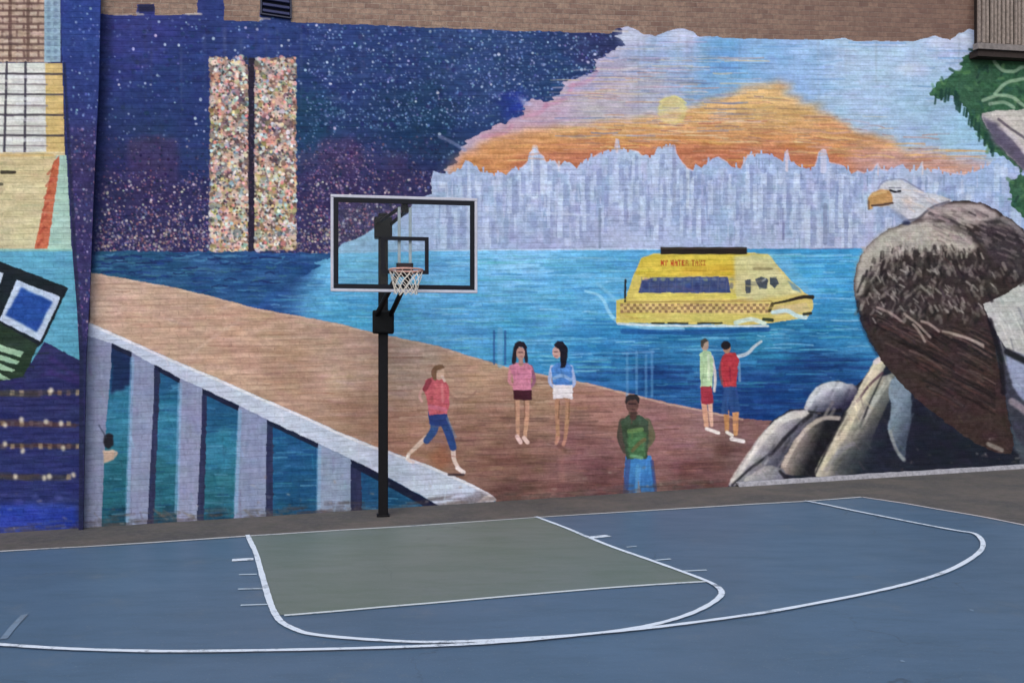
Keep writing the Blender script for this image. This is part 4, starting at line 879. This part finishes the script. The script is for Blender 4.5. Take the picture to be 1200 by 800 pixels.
root = bpy.data.objects.new('brick_wall', None); COL.objects.link(root)
root.location = (float(A[0]), float(A[1]), 0); root.empty_display_size = .3
tag(root, 'tall brick wall painted with a harbour mural of night sky, sunset, skyline and eagle', 'wall', kind='thing')
ORG = np.array([A[0], A[1], 0.0])
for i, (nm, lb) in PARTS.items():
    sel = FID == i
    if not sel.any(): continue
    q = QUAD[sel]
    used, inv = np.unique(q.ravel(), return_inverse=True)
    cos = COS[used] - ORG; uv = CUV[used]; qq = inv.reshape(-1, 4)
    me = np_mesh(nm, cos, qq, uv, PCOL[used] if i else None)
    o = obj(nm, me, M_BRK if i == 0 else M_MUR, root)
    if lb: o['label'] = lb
# plain brickwork carrying on beyond and above the painted part
def wall_quad(sa, sb, za, zb):
    p = np.array([[A[0] + s * T[0], A[1] + s * T[1], z] for s, z in ((sa, za), (sb, za), (sb, zb), (sa, zb))]) - ORG
    return p, np.array([[sa, za, 0], [sb, za, 0], [sb, zb, 0], [sa, zb, 0]])
sL, dL = wall_sd(gx[0]); sR, dR = wall_sd(gx[-1])
zL = H + (HY - YT) / F * dL; zR = H + (HY - YT) / F * dR
ps, us, qs = [], [], []
def addq(pts):
    b = len(ps) * 4
    ps.append(np.array([[A[0] + s * T[0], A[1] + s * T[1], z] for s, z in pts]) - ORG)
    us.append(np.array([[s, z, 0] for s, z in pts])); qs.append([b, b + 1, b + 2, b + 3])
ZT = 12.5
addq([(sL - 14, 0), (sL, 0), (sL, ZT), (sL - 14, ZT)]); addq([(sR, 0), (sR + 16, 0), (sR + 16, ZT), (sR, ZT)])
addq([(sL, zL), (sR, zR), (sR, ZT), (sL, ZT)])
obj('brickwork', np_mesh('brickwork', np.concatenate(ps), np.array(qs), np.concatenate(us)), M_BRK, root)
# thickness: coping and back of the wall
bm = bmesh.new()
rotT = Matrix.Rotation(math.atan2(T[1], T[0]), 3, 'Z')
mid = A + T * (sL + sR) / 2 - N * .22 - np.array([A[0], A[1]])
add_box(bm, (mid[0], mid[1], ZT + .06), (sR - sL + 31, .6, .12), rotT, .01)
M_CONC = simple('concrete', (176, 174, 172), .85, 0, .12, 9, .2)
from_bm('coping', bm, M_CONC, root)

# pilaster: tapered strip standing proud of the wall
OFF = .14
ys = np.linspace(-86, 1, 2)
nyp, nxp = 640, 44
prow = np.linspace(0, 1, nyp)
lx_t = np.array([p[0] for p in PILL], float); lx_v = np.array([p[1] for p in PILL], float)
rx_t = np.array([p[0] for p in PILR], float); rx_v = np.array([p[1] for p in PILR], float)
ypb = float(ybase(94, OFF))
yy = -86 + (ypb + 86) * prow
xl = np.interp(yy, lx_t, lx_v); xr = np.interp(yy, rx_t, rx_v)
u = np.linspace(0, 1, nxp)
PXp = xl[:, None] + (xr - xl)[:, None] * u[None, :]; PYp = np.broadcast_to(yy[:, None], PXp.shape).copy()
PYp[-1] = ybase(PXp[-1], OFF)
FR = wall_pt(PXp.ravel(), PYp.ravel(), OFF).reshape(nyp, nxp, 3)
back = np.array([N[0], N[1], 0]) * OFF
LS = FR[:, :1] - back; RS = FR[:, -1:] - back
ALLP = np.concatenate([LS, FR, RS], 1)
colp = sample(CANP, PXp.ravel(), PYp.ravel()).reshape(nyp, nxp, 3)
colp = np.concatenate([colp[:, :1], colp, colp[:, -1:]], 1)
up_, vp_ = course(PXp, PYp, wall_sd(PXp, OFF)[0])
up_ = np.concatenate([up_[:, :1] - .1, up_, up_[:, -1:] + .1], 1); vp_ = np.concatenate([vp_[:, :1], vp_, vp_[:, -1:]], 1)
n2 = nxp + 2
v0 = np.arange(nyp - 1)[:, None] * n2 + np.arange(n2 - 1)[None, :]
qp = np.stack([v0, v0 + n2, v0 + n2 + 1, v0 + 1], -1).reshape(-1, 4)
me = np_mesh('painted_pilaster', ALLP.reshape(-1, 3) - ORG, qp, np.stack([up_.ravel(), vp_.ravel(), np.zeros(up_.size)], -1), lin(np.clip(colp.reshape(-1, 3), 6, 245)) * GAIN)
obj('painted_pilaster', me, M_MUR, root)['label'] = 'tapered pilaster painted as starry night sky'

# pale concrete footing under rocks and eagle
def wpos(x, y, off=0.0): return Vector(wall_pt(x, y, off))
bm = bmesh.new()
s0 = float(wall_sd(862)[0]); s1 = float(wall_sd(1330)[0])
prev = None
prof = [(0.0, .075), (.05, .072), (.075, .06), (.085, .0)]
nseg = 60
for i in range(nseg + 1):
    s = s0 + (s1 - s0) * i / nseg; j = random.uniform(-.006, .006)
    ring = [bm.verts.new((s * T[0] + (o + .003) * N[0], s * T[1] + (o + .003) * N[1], max(z + j * (z > 0), 0.0))) for o, z in prof]
    if prev:
        for k in range(len(prof) - 1): bm.faces.new((prev[k], ring[k], ring[k + 1], prev[k + 1]))
    else: bm.faces.new(ring[::-1])
    prev = ring
bm.faces.new(prev)
from_bm('footing', bm, simple('pale_cement', (158, 156, 164), .85, 0, .2, 14, .3), root)

# two small recessed vents at the top of the mural
def vent(x0, y0, x1, y1, name, col):
    a = wpos(x0, y0, .0) - Vector(ORG); b = wpos(x1, y0) - Vector(ORG); c2 = wpos(x0, y1) - Vector(ORG)
    w = (b - a).length; h = a.z - c2.z; ce = (a + b) / 2; ce.z = (a.z + c2.z) / 2
    bm = bmesh.new(); nn = Vector((N[0], N[1], 0))
    for k in range(3): add_box(bm, ce + nn * .03 + Vector((0, 0, (k - 1) * h * .30)), (w * .86, .03, h * .14), rotT @ Matrix.Rotation(R(-18), 3, 'X'), .003)
    v = from_bm(name, bm, simple(name + '_slats', (40, 44, 84), .8), root)
    bm = bmesh.new(); f = .018
    t3 = Vector((T[0], T[1], 0))
    for sgn in (-1, 1):
        add_box(bm, ce + nn * .02 + t3 * sgn * (w / 2 - f / 2), (f, .05, h), rotT, .003)
        add_box(bm, ce + nn * .02 + Vector((0, 0, sgn * (h / 2 - f / 2))), (w - 2 * f - .002, .046, f), rotT, .003)
    from_bm('frame', bm, simple(name + '_frame', col, .6), v)
    bm = bmesh.new(); add_box(bm, ce + nn * .006, (w - 2 * f - .004, .006, h - 2 * f - .004), rotT)
    from_bm('backing', bm, simple(name + '_dark', (26, 28, 44), .8), v)
    return v
vent(305, -6, 341, 18, 'vent', (40, 42, 66))

# =================================================================== SLATTED HOOD
hood = bpy.data.objects.new('slatted_canopy', None); COL.objects.link(hood)
hb = wpos(1172, 62); hood.location = hb
tag(hood, 'weathered brown box of vertical slats jutting from the wall above the painted tree', 'canopy')
M_SLAT = simple('weathered_slat', (146, 132, 124), .8, 0, .22, 16, .3); M_SLD = simple('dark_timber', (58, 50, 48), .8)
sa = float(wall_sd(1146, .22)[0]); sb = float(wall_sd(1330, .22)[0])
_x = np.linspace(1100, 1400, 60); _s = wall_sd(_x, .2)[0]
_z = wall_pt(_x, 50 + .06 * (_x - 1146), .2)[:, 2]
def zb(s): return float(np.interp(s, _s, _z))             # the hood hangs slightly out of level
def hexa(bm, s0, s1, o0, o1, dz0, dz1, j=0.0):
    v = [bm.verts.new(Vector((A[0] + s * T[0] + o * N[0], A[1] + s * T[1] + o * N[1], zb(s) + dz)) - Vector(hb)) for dz in (dz0 + j, dz1) for s, o in ((s0, o0), (s1, o0), (s1, o1), (s0, o1))]
    for f in ((0, 1, 2, 3), (7, 6, 5, 4), (0, 4, 5, 1), (1, 5, 6, 2), (2, 6, 7, 3), (3, 7, 4, 0)): bm.faces.new([v[k] for k in f])
    bmesh.ops.recalc_face_normals(bm, faces=bm.faces[:])
bm = bmesh.new(); n = int((sb - sa) / .105)
for i in range(n):
    q = sa + .02 + i * .105 + random.uniform(-.008, .008); o = .185 + random.uniform(-.006, .006)
    hexa(bm, q, q + random.uniform(.05, .066), o, o + .03, 0, 2.6, random.uniform(-.01, .012))
from_bm('slats', bm, M_SLAT, hood)
bm = bmesh.new(); hexa(bm, sa + .16, sb, .005, .17, .01, 2.58); from_bm('box', bm, M_SLD, hood)
bm = bmesh.new(); hexa(bm, sa - .01, sb, .12, .235, -.12, -.012); from_bm('bottom_rail', bm, simple('grey_rail', (128, 120, 118), .8, 0, .2, 12, .2), hood)
bm = bmesh.new(); hexa(bm, sa + .04, sb, .006, .19, -.24, -.123); from_bm('ledger', bm, M_SLD, hood)

# =================================================================== GROUND
def sheet(name, pts, z, mat, th=0):
    bm = bmesh.new(); bm.faces.new([bm.verts.new((x, y, z)) for x, y in pts])
    bmesh.ops.triangulate(bm, faces=bm.faces[:]); bm.normal_update()
    if sum(f.normal.z for f in bm.faces) < 0: bmesh.ops.reverse_faces(bm, faces=bm.faces[:])
    return tag(from_bm(name, bm, mat), kind='structure')
def asphalt():
    t = NT('asphalt'); tc = t.new('ShaderNodeTexCoord'); g = tc.outputs['Object']
    a = t.noise(g, .9, 5, .65); b = t.noise(g, 160, 3, .7); c3 = t.noise(g, 4.5, 6, .7)
    c = t.mix(t.ramp(a, .40, .60), rgba((64, 62, 64)), rgba((92, 83, 78))); c = t.mix(t.ramp(t.noise(g, 11, 8, .8), .45, .70), c, rgba((98, 92, 88))); c = t.mix(t.ramp(t.noise(g, 7, 8, .8), .58, .70), c, rgba((46, 43, 44)))
    c = t.mix(t.ramp(c3, .48, .72), c, rgba((70, 70, 62))); c = t.mix(t.ramp(b, .55, .75), c, rgba((104, 100, 98)))
    t.link(c, t.b.inputs['Base Color']); t.b.inputs['Roughness'].default_value = .9
    bn = t.new('ShaderNodeBump'); bn.inputs['Strength'].default_value = .5; bn.inputs['Distance'].default_value = .004; t.link(b, bn.inputs['Height']); t.link(bn.outputs[0], t.b.inputs['Normal'])
    return t.m
def add_wear(t, g, c, crack_c, amt):
    vo = t.new('ShaderNodeTexVoronoi', feature='DISTANCE_TO_EDGE'); vo.inputs['Scale'].default_value = .42
    wn = t.new('ShaderNodeTexNoise'); wn.inputs['Scale'].default_value = 1.6; wn.inputs['Detail'].default_value = 6; t.link(g, wn.inputs['Vector'])
    ma = t.new('ShaderNodeVectorMath', operation='MULTIPLY_ADD'); t.link(wn.outputs['Color'], ma.inputs[0]); ma.inputs[1].default_value = (.9, .9, 0); t.link(g, ma.inputs[2]); t.link(ma.outputs[0], vo.inputs['Vector'])
    ck = t.ramp(vo.outputs['Distance'], .0, .0035, (1, 1, 1, 1), (0, 0, 0, 1)); mk = t.ramp(t.noise(g, .6, 3), .5, .62)
    f = t.new('ShaderNodeMath', operation='MULTIPLY'); t.link(ck, f.inputs[0]); t.link(mk, f.inputs[1])
    f2 = t.new('ShaderNodeMath', operation='MULTIPLY'); t.link(f.outputs[0], f2.inputs[0]); f2.inputs[1].default_value = amt
    c = t.mix(f2.outputs[0], c, crack_c)
    st = t.ramp(t.noise(g, 1.7, 8, .72), .56, .70); s2 = t.new('ShaderNodeMath', operation='MULTIPLY'); t.link(st, s2.inputs[0]); s2.inputs[1].default_value = .28
    c = t.mix(s2.outputs[0], c, rgba((118, 124, 128)))
    dk = t.ramp(t.noise(g, 3.1, 8, .75), .60, .72); s3 = t.new('ShaderNodeMath', operation='MULTIPLY'); t.link(dk, s3.inputs[0]); s3.inputs[1].default_value = .22
    c = t.mix(s3.outputs[0], c, rgba((48, 56, 64)))
    sp = t.ramp(t.noise(g, 60, 3, .6), .64, .72); s4 = t.new('ShaderNodeMath', operation='MULTIPLY'); t.link(sp, s4.inputs[0]); s4.inputs[1].default_value = .45
    return t.mix(s4.outputs[0], c, rgba((150, 152, 150)))
def acrylic(name, c0, c1, c2):
    t = NT(name); tc = t.new('ShaderNodeTexCoord'); g = tc.outputs['Object']
    mp = t.new('ShaderNodeMapping'); mp.inputs['Rotation'].default_value = (0, 0, -math.atan2(T[1], T[0])); mp.inputs['Scale'].default_value = (.45, 1.3, 1); t.link(g, mp.inputs['Vector'])
    a = t.noise(g, .45, 4, .6); b = t.noise(mp.outputs[0], 2.4, 6, .7); f = t.noise(g, 220, 2, .7); w = t.noise(g, 26, 6, .8)
    c = t.mix(t.ramp(a, .35, .65), rgba(c0), rgba(c1)); c = t.mix(t.ramp(b, .45, .75), c, rgba(c2)); c = t.mix(t.ramp(w, .62, .78), c, t.mix(.35, c, rgba((120, 128, 136))))
    c = t.mix(t.ramp(f, .3, .7), t.mix(.22, c, (.02, .02, .03, 1)), c)
    c = add_wear(t, g, c, rgba((44, 50, 58)), .55)
    t.link(c, t.b.inputs['Base Color'])
    r = t.new('ShaderNodeMapRange'); r.inputs['To Min'].default_value = .34; r.inputs['To Max'].default_value = .54; t.link(b, r.inputs[0]); t.link(r.outputs[0], t.b.inputs['Roughness'])
    t.b.inputs['Specular IOR Level'].default_value = .34
    bn = t.new('ShaderNodeBump'); bn.inputs['Strength'].default_value = .2; bn.inputs['Distance'].default_value = .002; t.link(f, bn.inputs['Height']); t.link(bn.outputs[0], t.b.inputs['Normal'])
    return t.m
def line_mat(name, c, wear):
    t = NT(name); tc = t.new('ShaderNodeTexCoord'); g = tc.outputs['Object']
    a = t.noise(g, 9, 8, .8); b = t.noise(g, 1.1, 3, .5)
    ad = t.new('ShaderNodeMath', operation='MULTIPLY_ADD'); t.link(b, ad.inputs[0]); ad.inputs[1].default_value = .5; t.link(a, ad.inputs[2])
    k = t.ramp(ad.outputs[0], wear - .05, wear + .10)
    col = t.mix(k, rgba(c), rgba((100, 112, 126)))
    t.link(col, t.b.inputs['Base Color']); t.b.inputs['Roughness'].default_value = .7
    return t.m
sheet('ground', [(-300, -300), (300, -300), (300, 300), (-300, 300)], 0.0, asphalt())
basel = [(-420, 672), (-200, 659), (0, 647), (60, 643.5), (100, 641.5), (180, 636.5), (290, 629), (400, 622), (480, 617.5), (628, 607), (700, 602.5), (800, 596.5), (880, 591.5), (945, 588), (1010, 583)]
side = [(1010, 583), (1060, 590.5), (1100, 597.5), (1150, 606), (1200, 616), (1300, 636), (1420, 664)]
G = lambda L: [ground(*p) for p in L]
court = G(basel) + G(side[1:]) + [(11.5, 2.0), (15, -9), (-12, -12), (-13, 6)]
BLUE = acrylic('blue_acrylic', (78, 103, 128), (84, 111, 138), (74, 99, 121))
sheet('court_surface', court, .006, BLUE)
lane = [(290, 628), (294, 637), (300, 650), (307, 675), (314, 700), (319, 714), (323, 722), (330, 731), (345, 739), (362, 744.5), (400, 749), (450, 752.5), (500, 754.5), (550, 753.5), (600, 751), (680, 746), (720, 741.5), (760, 735), (790, 727.5), (815, 718.5), (835, 708), (845, 699), (844, 692), (835, 685.5), (820, 679), (800, 671.5), (760, 657), (720, 643), (690, 631), (660, 618.5), (628, 606.5)]
ft = [(333, 722.5), (400, 717), (450, 712.5), (510, 707.5), (600, 699.5), (700, 691), (770, 686), (828, 682.5)]
key = [(290, 628), (294, 637), (300, 650), (307, 675), (314, 700), (319, 714), (323, 722)] + ft[1:-1] + [(826, 682), (800, 671.5), (760, 657), (720, 643), (690, 631), (660, 618.5), (628, 606.5)]
sheet('key_area', G(key), .010, acrylic('green_acrylic', (106, 119, 111), (113, 123, 119), (101, 115, 103)))
def ribbon(name, pts, w, mat, z=.014, sm=True, wobble=.0):
    P = [np.array(p) for p in G(pts)]
    if sm and len(P) > 2: P = spline(P, 6)
    bm = bmesh.new(); prev = None
    for i, p in enumerate(P):
        d = P[min(i + 1, len(P) - 1)] - P[max(i - 1, 0)]; d = d / (np.linalg.norm(d) + 1e-9); q = np.array([-d[1], d[0]])
        ww = w / 2 + random.uniform(-wobble, wobble)
        a, b = bm.verts.new((*(p + q * ww), z)), bm.verts.new((*(p - q * ww), z))
        if prev: bm.faces.new((prev[1], b, a, prev[0]))
        prev = (a, b)
    return tag(from_bm(name, bm, mat), kind='structure')
WHITE = line_mat('court_line_paint', (214, 224, 236), .84); WORN = line_mat('worn_line_paint', (186, 188, 190), .86)
ribbon('lane_line', lane, .052, WHITE, .018, True, .003)
ribbon('free_throw_line', ft, .045, line_mat('ft_paint', (200, 208, 212), .86), .014)
ribbon('three_point_line', [(-520, 706), (-300, 728), (-160, 744), (-60, 753), (0, 758), (60, 762), (120, 764.5), (200, 766), (300, 765), (400, 763), (480, 760.5), (550, 757.5), (620, 752.5), (690, 745.5), (760, 738.5), (820, 731), (870, 724), (900, 719.5), (960, 708.5), (1020, 696.5), (1075, 683), (1115, 669), (1142, 653.5), (1151.5, 643), (1150, 633.5), (1141, 626.5), (1120, 623), (1080, 615.5), (1040, 607.5), (1000, 599.5), (965, 592), (943, 588)], .052, WHITE, .022, True, .003)
ribbon('baseline', basel, .05, WORN, .014, False, .006)
ribbon('sideline', side, .05, line_mat('sideline_paint', (196, 190, 192), .92), .014, True, .004)
for k, (a, b, w) in enumerate((((272, 657.5), (297, 656), .11), ((280, 674.5), (301, 674), .035), ((279, 691.5), (307, 691), .04), ((282, 710.5), (314, 709.5), .035), ((690, 631), (714, 628.5), .11), ((734, 642), (746, 641), .03), ((768, 657.5), (786, 656), .04), ((798, 670.5), (828, 669), .04))):
    ribbon('lane_mark', [a, b], w, WHITE if k in (0, 4) else line_mat('lane_mark_paint', (176, 192, 206), .84), .014, False)
ribbon('faint_mark', [(4, 750), (16, 735), (29, 721)], .05, line_mat('faint_paint', (110, 132, 156), .74), .011)
# pale scuffs on the court
bm = bmesh.new()
for (px, py, r) in ((1139, 716, .02), (1058, 776, .014)):
    cx, cy = ground(px, py); vs = []
    for k in range(11):
        a = k / 11 * 2 * math.pi; rr = r * random.uniform(.6, 1.2); vs.append(bm.verts.new((cx + rr * math.cos(a), cy + rr * 1.3 * math.sin(a), .011)))
    bm.faces.new(vs)
tag(from_bm('court_scuffs', bm, line_mat('scuff', (126, 148, 170), .9)), kind='structure')

# =================================================================== HOOP
hoop = bpy.data.objects.new('basketball_hoop', None); COL.objects.link(hoop)
px, py = ground(449, 604.5); hoop.location = (px, py, 0)
ang = R(9.0); SH = .235; hoop.rotation_euler = (0, 0, ang)          # local x along the board, local -y to the court
tag(hoop, 'black steel basketball hoop with clear backboard standing in front of the mural', 'basketball hoop')
M_BLK = simple('black_paint', (14, 13, 18), .55, 0, .15, 20, .1); M_PAD = simple('black_bracket', (13, 14, 18), .6, 0, .2, 25)
M_ALU = simple('grey_frame', (172, 172, 186), .45, 0, .08, 20); M_GRY = simple('grey_steel', (150, 160, 168), .5, 0, .1, 20)
bm = bmesh.new(); add_box(bm, (0, 0, 1.965), (.125, .125, 3.93), None, .012); from_bm('pole', bm, M_BLK, hoop)
bm = bmesh.new(); add_box(bm, (0, 0, .014), (.165, .165, .022), None, .006)
from_bm('base_collar', bm, M_BLK, hoop)
bm = bmesh.new(); add_box(bm, (0, -.02, 2.52), (.275, .22, .30), None, .02)
for sx in (-1, 1):
    for z in (2.43, 2.61): add_tube(bm, [(sx * .10, -.12, z), (sx * .10, -.145, z)], .016, 6)
from_bm('clamp_box', bm, M_PAD, hoop)
bm = bmesh.new(); add_box(bm, (0, -.01, 3.74), (.23, .2, .27), None, .015); from_bm('top_bracket', bm, M_PAD, hoop)
BD, BW, BH, BZ = -1.15, 1.72, 1.13, 3.385                   # board
for s in (-1, 1):
    bm = bmesh.new(); add_tube(bm, [(s * .09, -.05, 3.78), (SH + s * .06, BD + .10, 3.83)], .022, 8); from_bm('upper_arm', bm, M_BLK, hoop)
    bm = bmesh.new(); add_tube(bm, [(s * .09, -.08, 2.60), (SH + s * .07, BD + .07, 3.06)], .034, 8); from_bm('lower_arm', bm, M_BLK, hoop)
bm = bmesh.new()
for s in (-1, 1): add_box(bm, (SH + s * .065, BD + .045, 3.43), (.035, .04, .80), None, .004)
from_bm('back_rails', bm, M_GRY, hoop)
for zz, sz in ((3.845, (.08, .06, .16)), (3.10, (.20, .06, .14))):
    bm = bmesh.new(); add_box(bm, (SH, BD + .05, zz), sz, None, .006); from_bm('mounting_block', bm, M_BLK, hoop)
gm = NT('clear_board'); gm.b.inputs['Base Color'].default_value = (.96, .98, .98, 1); gm.b.inputs['Roughness'].default_value = .03
tr = gm.new('ShaderNodeBsdfTransparent'); tr.inputs[0].default_value = (.94, .96, .965, 1); gl = gm.new('ShaderNodeBsdfGlossy'); gl.inputs['Roughness'].default_value = .04
df = gm.new('ShaderNodeBsdfDiffuse'); df.inputs[0].default_value = (.6, .62, .66, 1)
fr = gm.new('ShaderNodeFresnel'); fr.inputs[0].default_value = 1.12
mx = gm.new('ShaderNodeMixShader'); mx2 = gm.new('ShaderNodeMixShader'); mx2.inputs[0].default_value = .008
gm.link(fr.outputs[0], mx.inputs[0]); gm.link(tr.outputs[0], mx2.inputs[1]); gm.link(df.outputs[0], mx2.inputs[2]); gm.link(mx2.outputs[0], mx.inputs[1]); gm.link(gl.outputs[0], mx.inputs[2]); gm.link(mx.outputs[0], gm.n['Material Output'].inputs[0])
bm = bmesh.new(); add_box(bm, (SH, BD, BZ), (BW - .06, .012, BH - .06)); board = from_bm('backboard', bm, gm.m, hoop)
def ringframe(w, h, t, d, cz, y, bev):
    bm = bmesh.new()
    add_box(bm, (SH, y, cz + h / 2 - t / 2), (w, d, t), None, bev); add_box(bm, (SH, y, cz - h / 2 + t / 2), (w, d, t), None, bev)
    for s in (-1, 1): add_box(bm, (SH + s * (w / 2 - t / 2), y, cz), (t, d * .985, h - 2 * t - .0015), None, bev)
    return bm
from_bm('frame', ringframe(BW, BH, .034, .045, BZ, BD, .006), M_ALU, board)
M_LINE = simple('black_line', (16, 18, 28), .5, 0, .1, 20)
from_bm('border_line', ringframe(BW - .072, BH - .072, .054, .006, BZ, BD - .012, 0), M_LINE, board)
from_bm('target_square', ringframe(.56, .44, .046, .006, 3.255, BD - .012, 0), M_LINE, board)
RZ, RR = 3.05, .19
RC = Vector((SH, BD - .15 - RR, RZ))
M_RIM = simple('faded_orange', (206, 158, 146), .65, 0, .2, 40)
bm = bmesh.new()
add_tube(bm, [RC + Vector((RR * math.cos(a), RR * math.sin(a), 0)) for a in np.linspace(0, 2 * math.pi, 36, endpoint=False)], .011, 8, True)
for k in range(12):
    a = 2 * math.pi * (k + .5) / 12; p0 = RC + Vector((RR * math.cos(a), RR * math.sin(a), -.008)); add_tube(bm, [p0, p0 + Vector((0, 0, -.022))], .005, 5)
for s in (-1, 1): add_tube(bm, [RC + Vector((s * .12, RR * .81, 0)), (SH + s * .07, BD - .03, RZ - .02)], .009, 6)
rim = from_bm('rim', bm, M_RIM, hoop, True)
bm = bmesh.new(); add_box(bm, (SH, BD - .035, RZ + .03), (.15, .05, .16), None, .008); add_box(bm, (SH, BD - .10, RZ - .008), (.12, .10, .014), None, .003)
from_bm('rim_bracket', bm, simple('bracket_paint', (44, 36, 40), .5), hoop)
bm = bmesh.new(); K = 12; lev = [(0, 1.0), (.055, .92), (.11, .82), (.165, .74), (.215, .68), (.255, .70)]
nodes = []
for j, (dz, f) in enumerate(lev):
    nodes.append([RC + Vector((RR * f * math.cos(2 * math.pi * (k + .5 + .5 * (j % 2)) / K) + random.uniform(-.008, .008) * (j > 0), RR * f * math.sin(2 * math.pi * (k + .5 + .5 * (j % 2)) / K), -.025 - dz + random.uniform(-.006, .006))) for k in range(K)])
for j in range(len(lev) - 1):
    for k in range(K):
        a = nodes[j][k]
        for q in ((k, k - 1) if j % 2 == 0 else (k, (k + 1) % K)): add_tube(bm, [a, nodes[j + 1][q % K]], .0042, 5)
from_bm('net', bm, simple('net_cord', (214, 206, 196), .9, 0, .1, 60), rim)

# =================================================================== CAMERA, LIGHT, RENDER
cam = bpy.data.cameras.new('camera'); co = bpy.data.objects.new('camera', cam); COL.objects.link(co)
co.location = (0, 0, H); co.rotation_euler = (R(90), 0, 0)
cam.sensor_width = 36; cam.lens = F / 1200 * 36; cam.shift_y = (HY - 400) / 1200; cam.clip_end = 2000; cam.clip_start = .05
scene.camera = co
w = bpy.data.worlds.new('World'); scene.world = w; w.use_nodes = True
SUN_EL, SUN_AZ = 40, 188                                   # azimuth: clockwise from +Y
st = w.node_tree.nodes.new('ShaderNodeTexSky'); st.sky_type = 'NISHITA'; st.sun_disc = False
st.sun_elevation = R(SUN_EL); st.sun_rotation = R(SUN_AZ); st.dust_density = 3.0; st.air_density = 1.0
w.node_tree.links.new(st.outputs[0], w.node_tree.nodes['Background'].inputs[0]); w.node_tree.nodes['Background'].inputs[1].default_value = .12
sd = bpy.data.lights.new('sun', 'SUN'); so = bpy.data.objects.new('sun', sd); COL.objects.link(so)
sd.energy = 1.5; sd.angle = R(60); sd.color = (.90, .97, 1)
d = Vector((math.sin(R(SUN_AZ)) * math.cos(R(SUN_EL)), math.cos(R(SUN_AZ)) * math.cos(R(SUN_EL)), math.sin(R(SUN_EL))))
so.rotation_euler = d.to_track_quat('Z', 'Y').to_euler(); so.location = (0, 0, 20)
scene.view_settings.view_transform = 'Standard'; scene.view_settings.look = 'None'
scene.view_settings.exposure = 0.36; scene.view_settings.gamma = 1
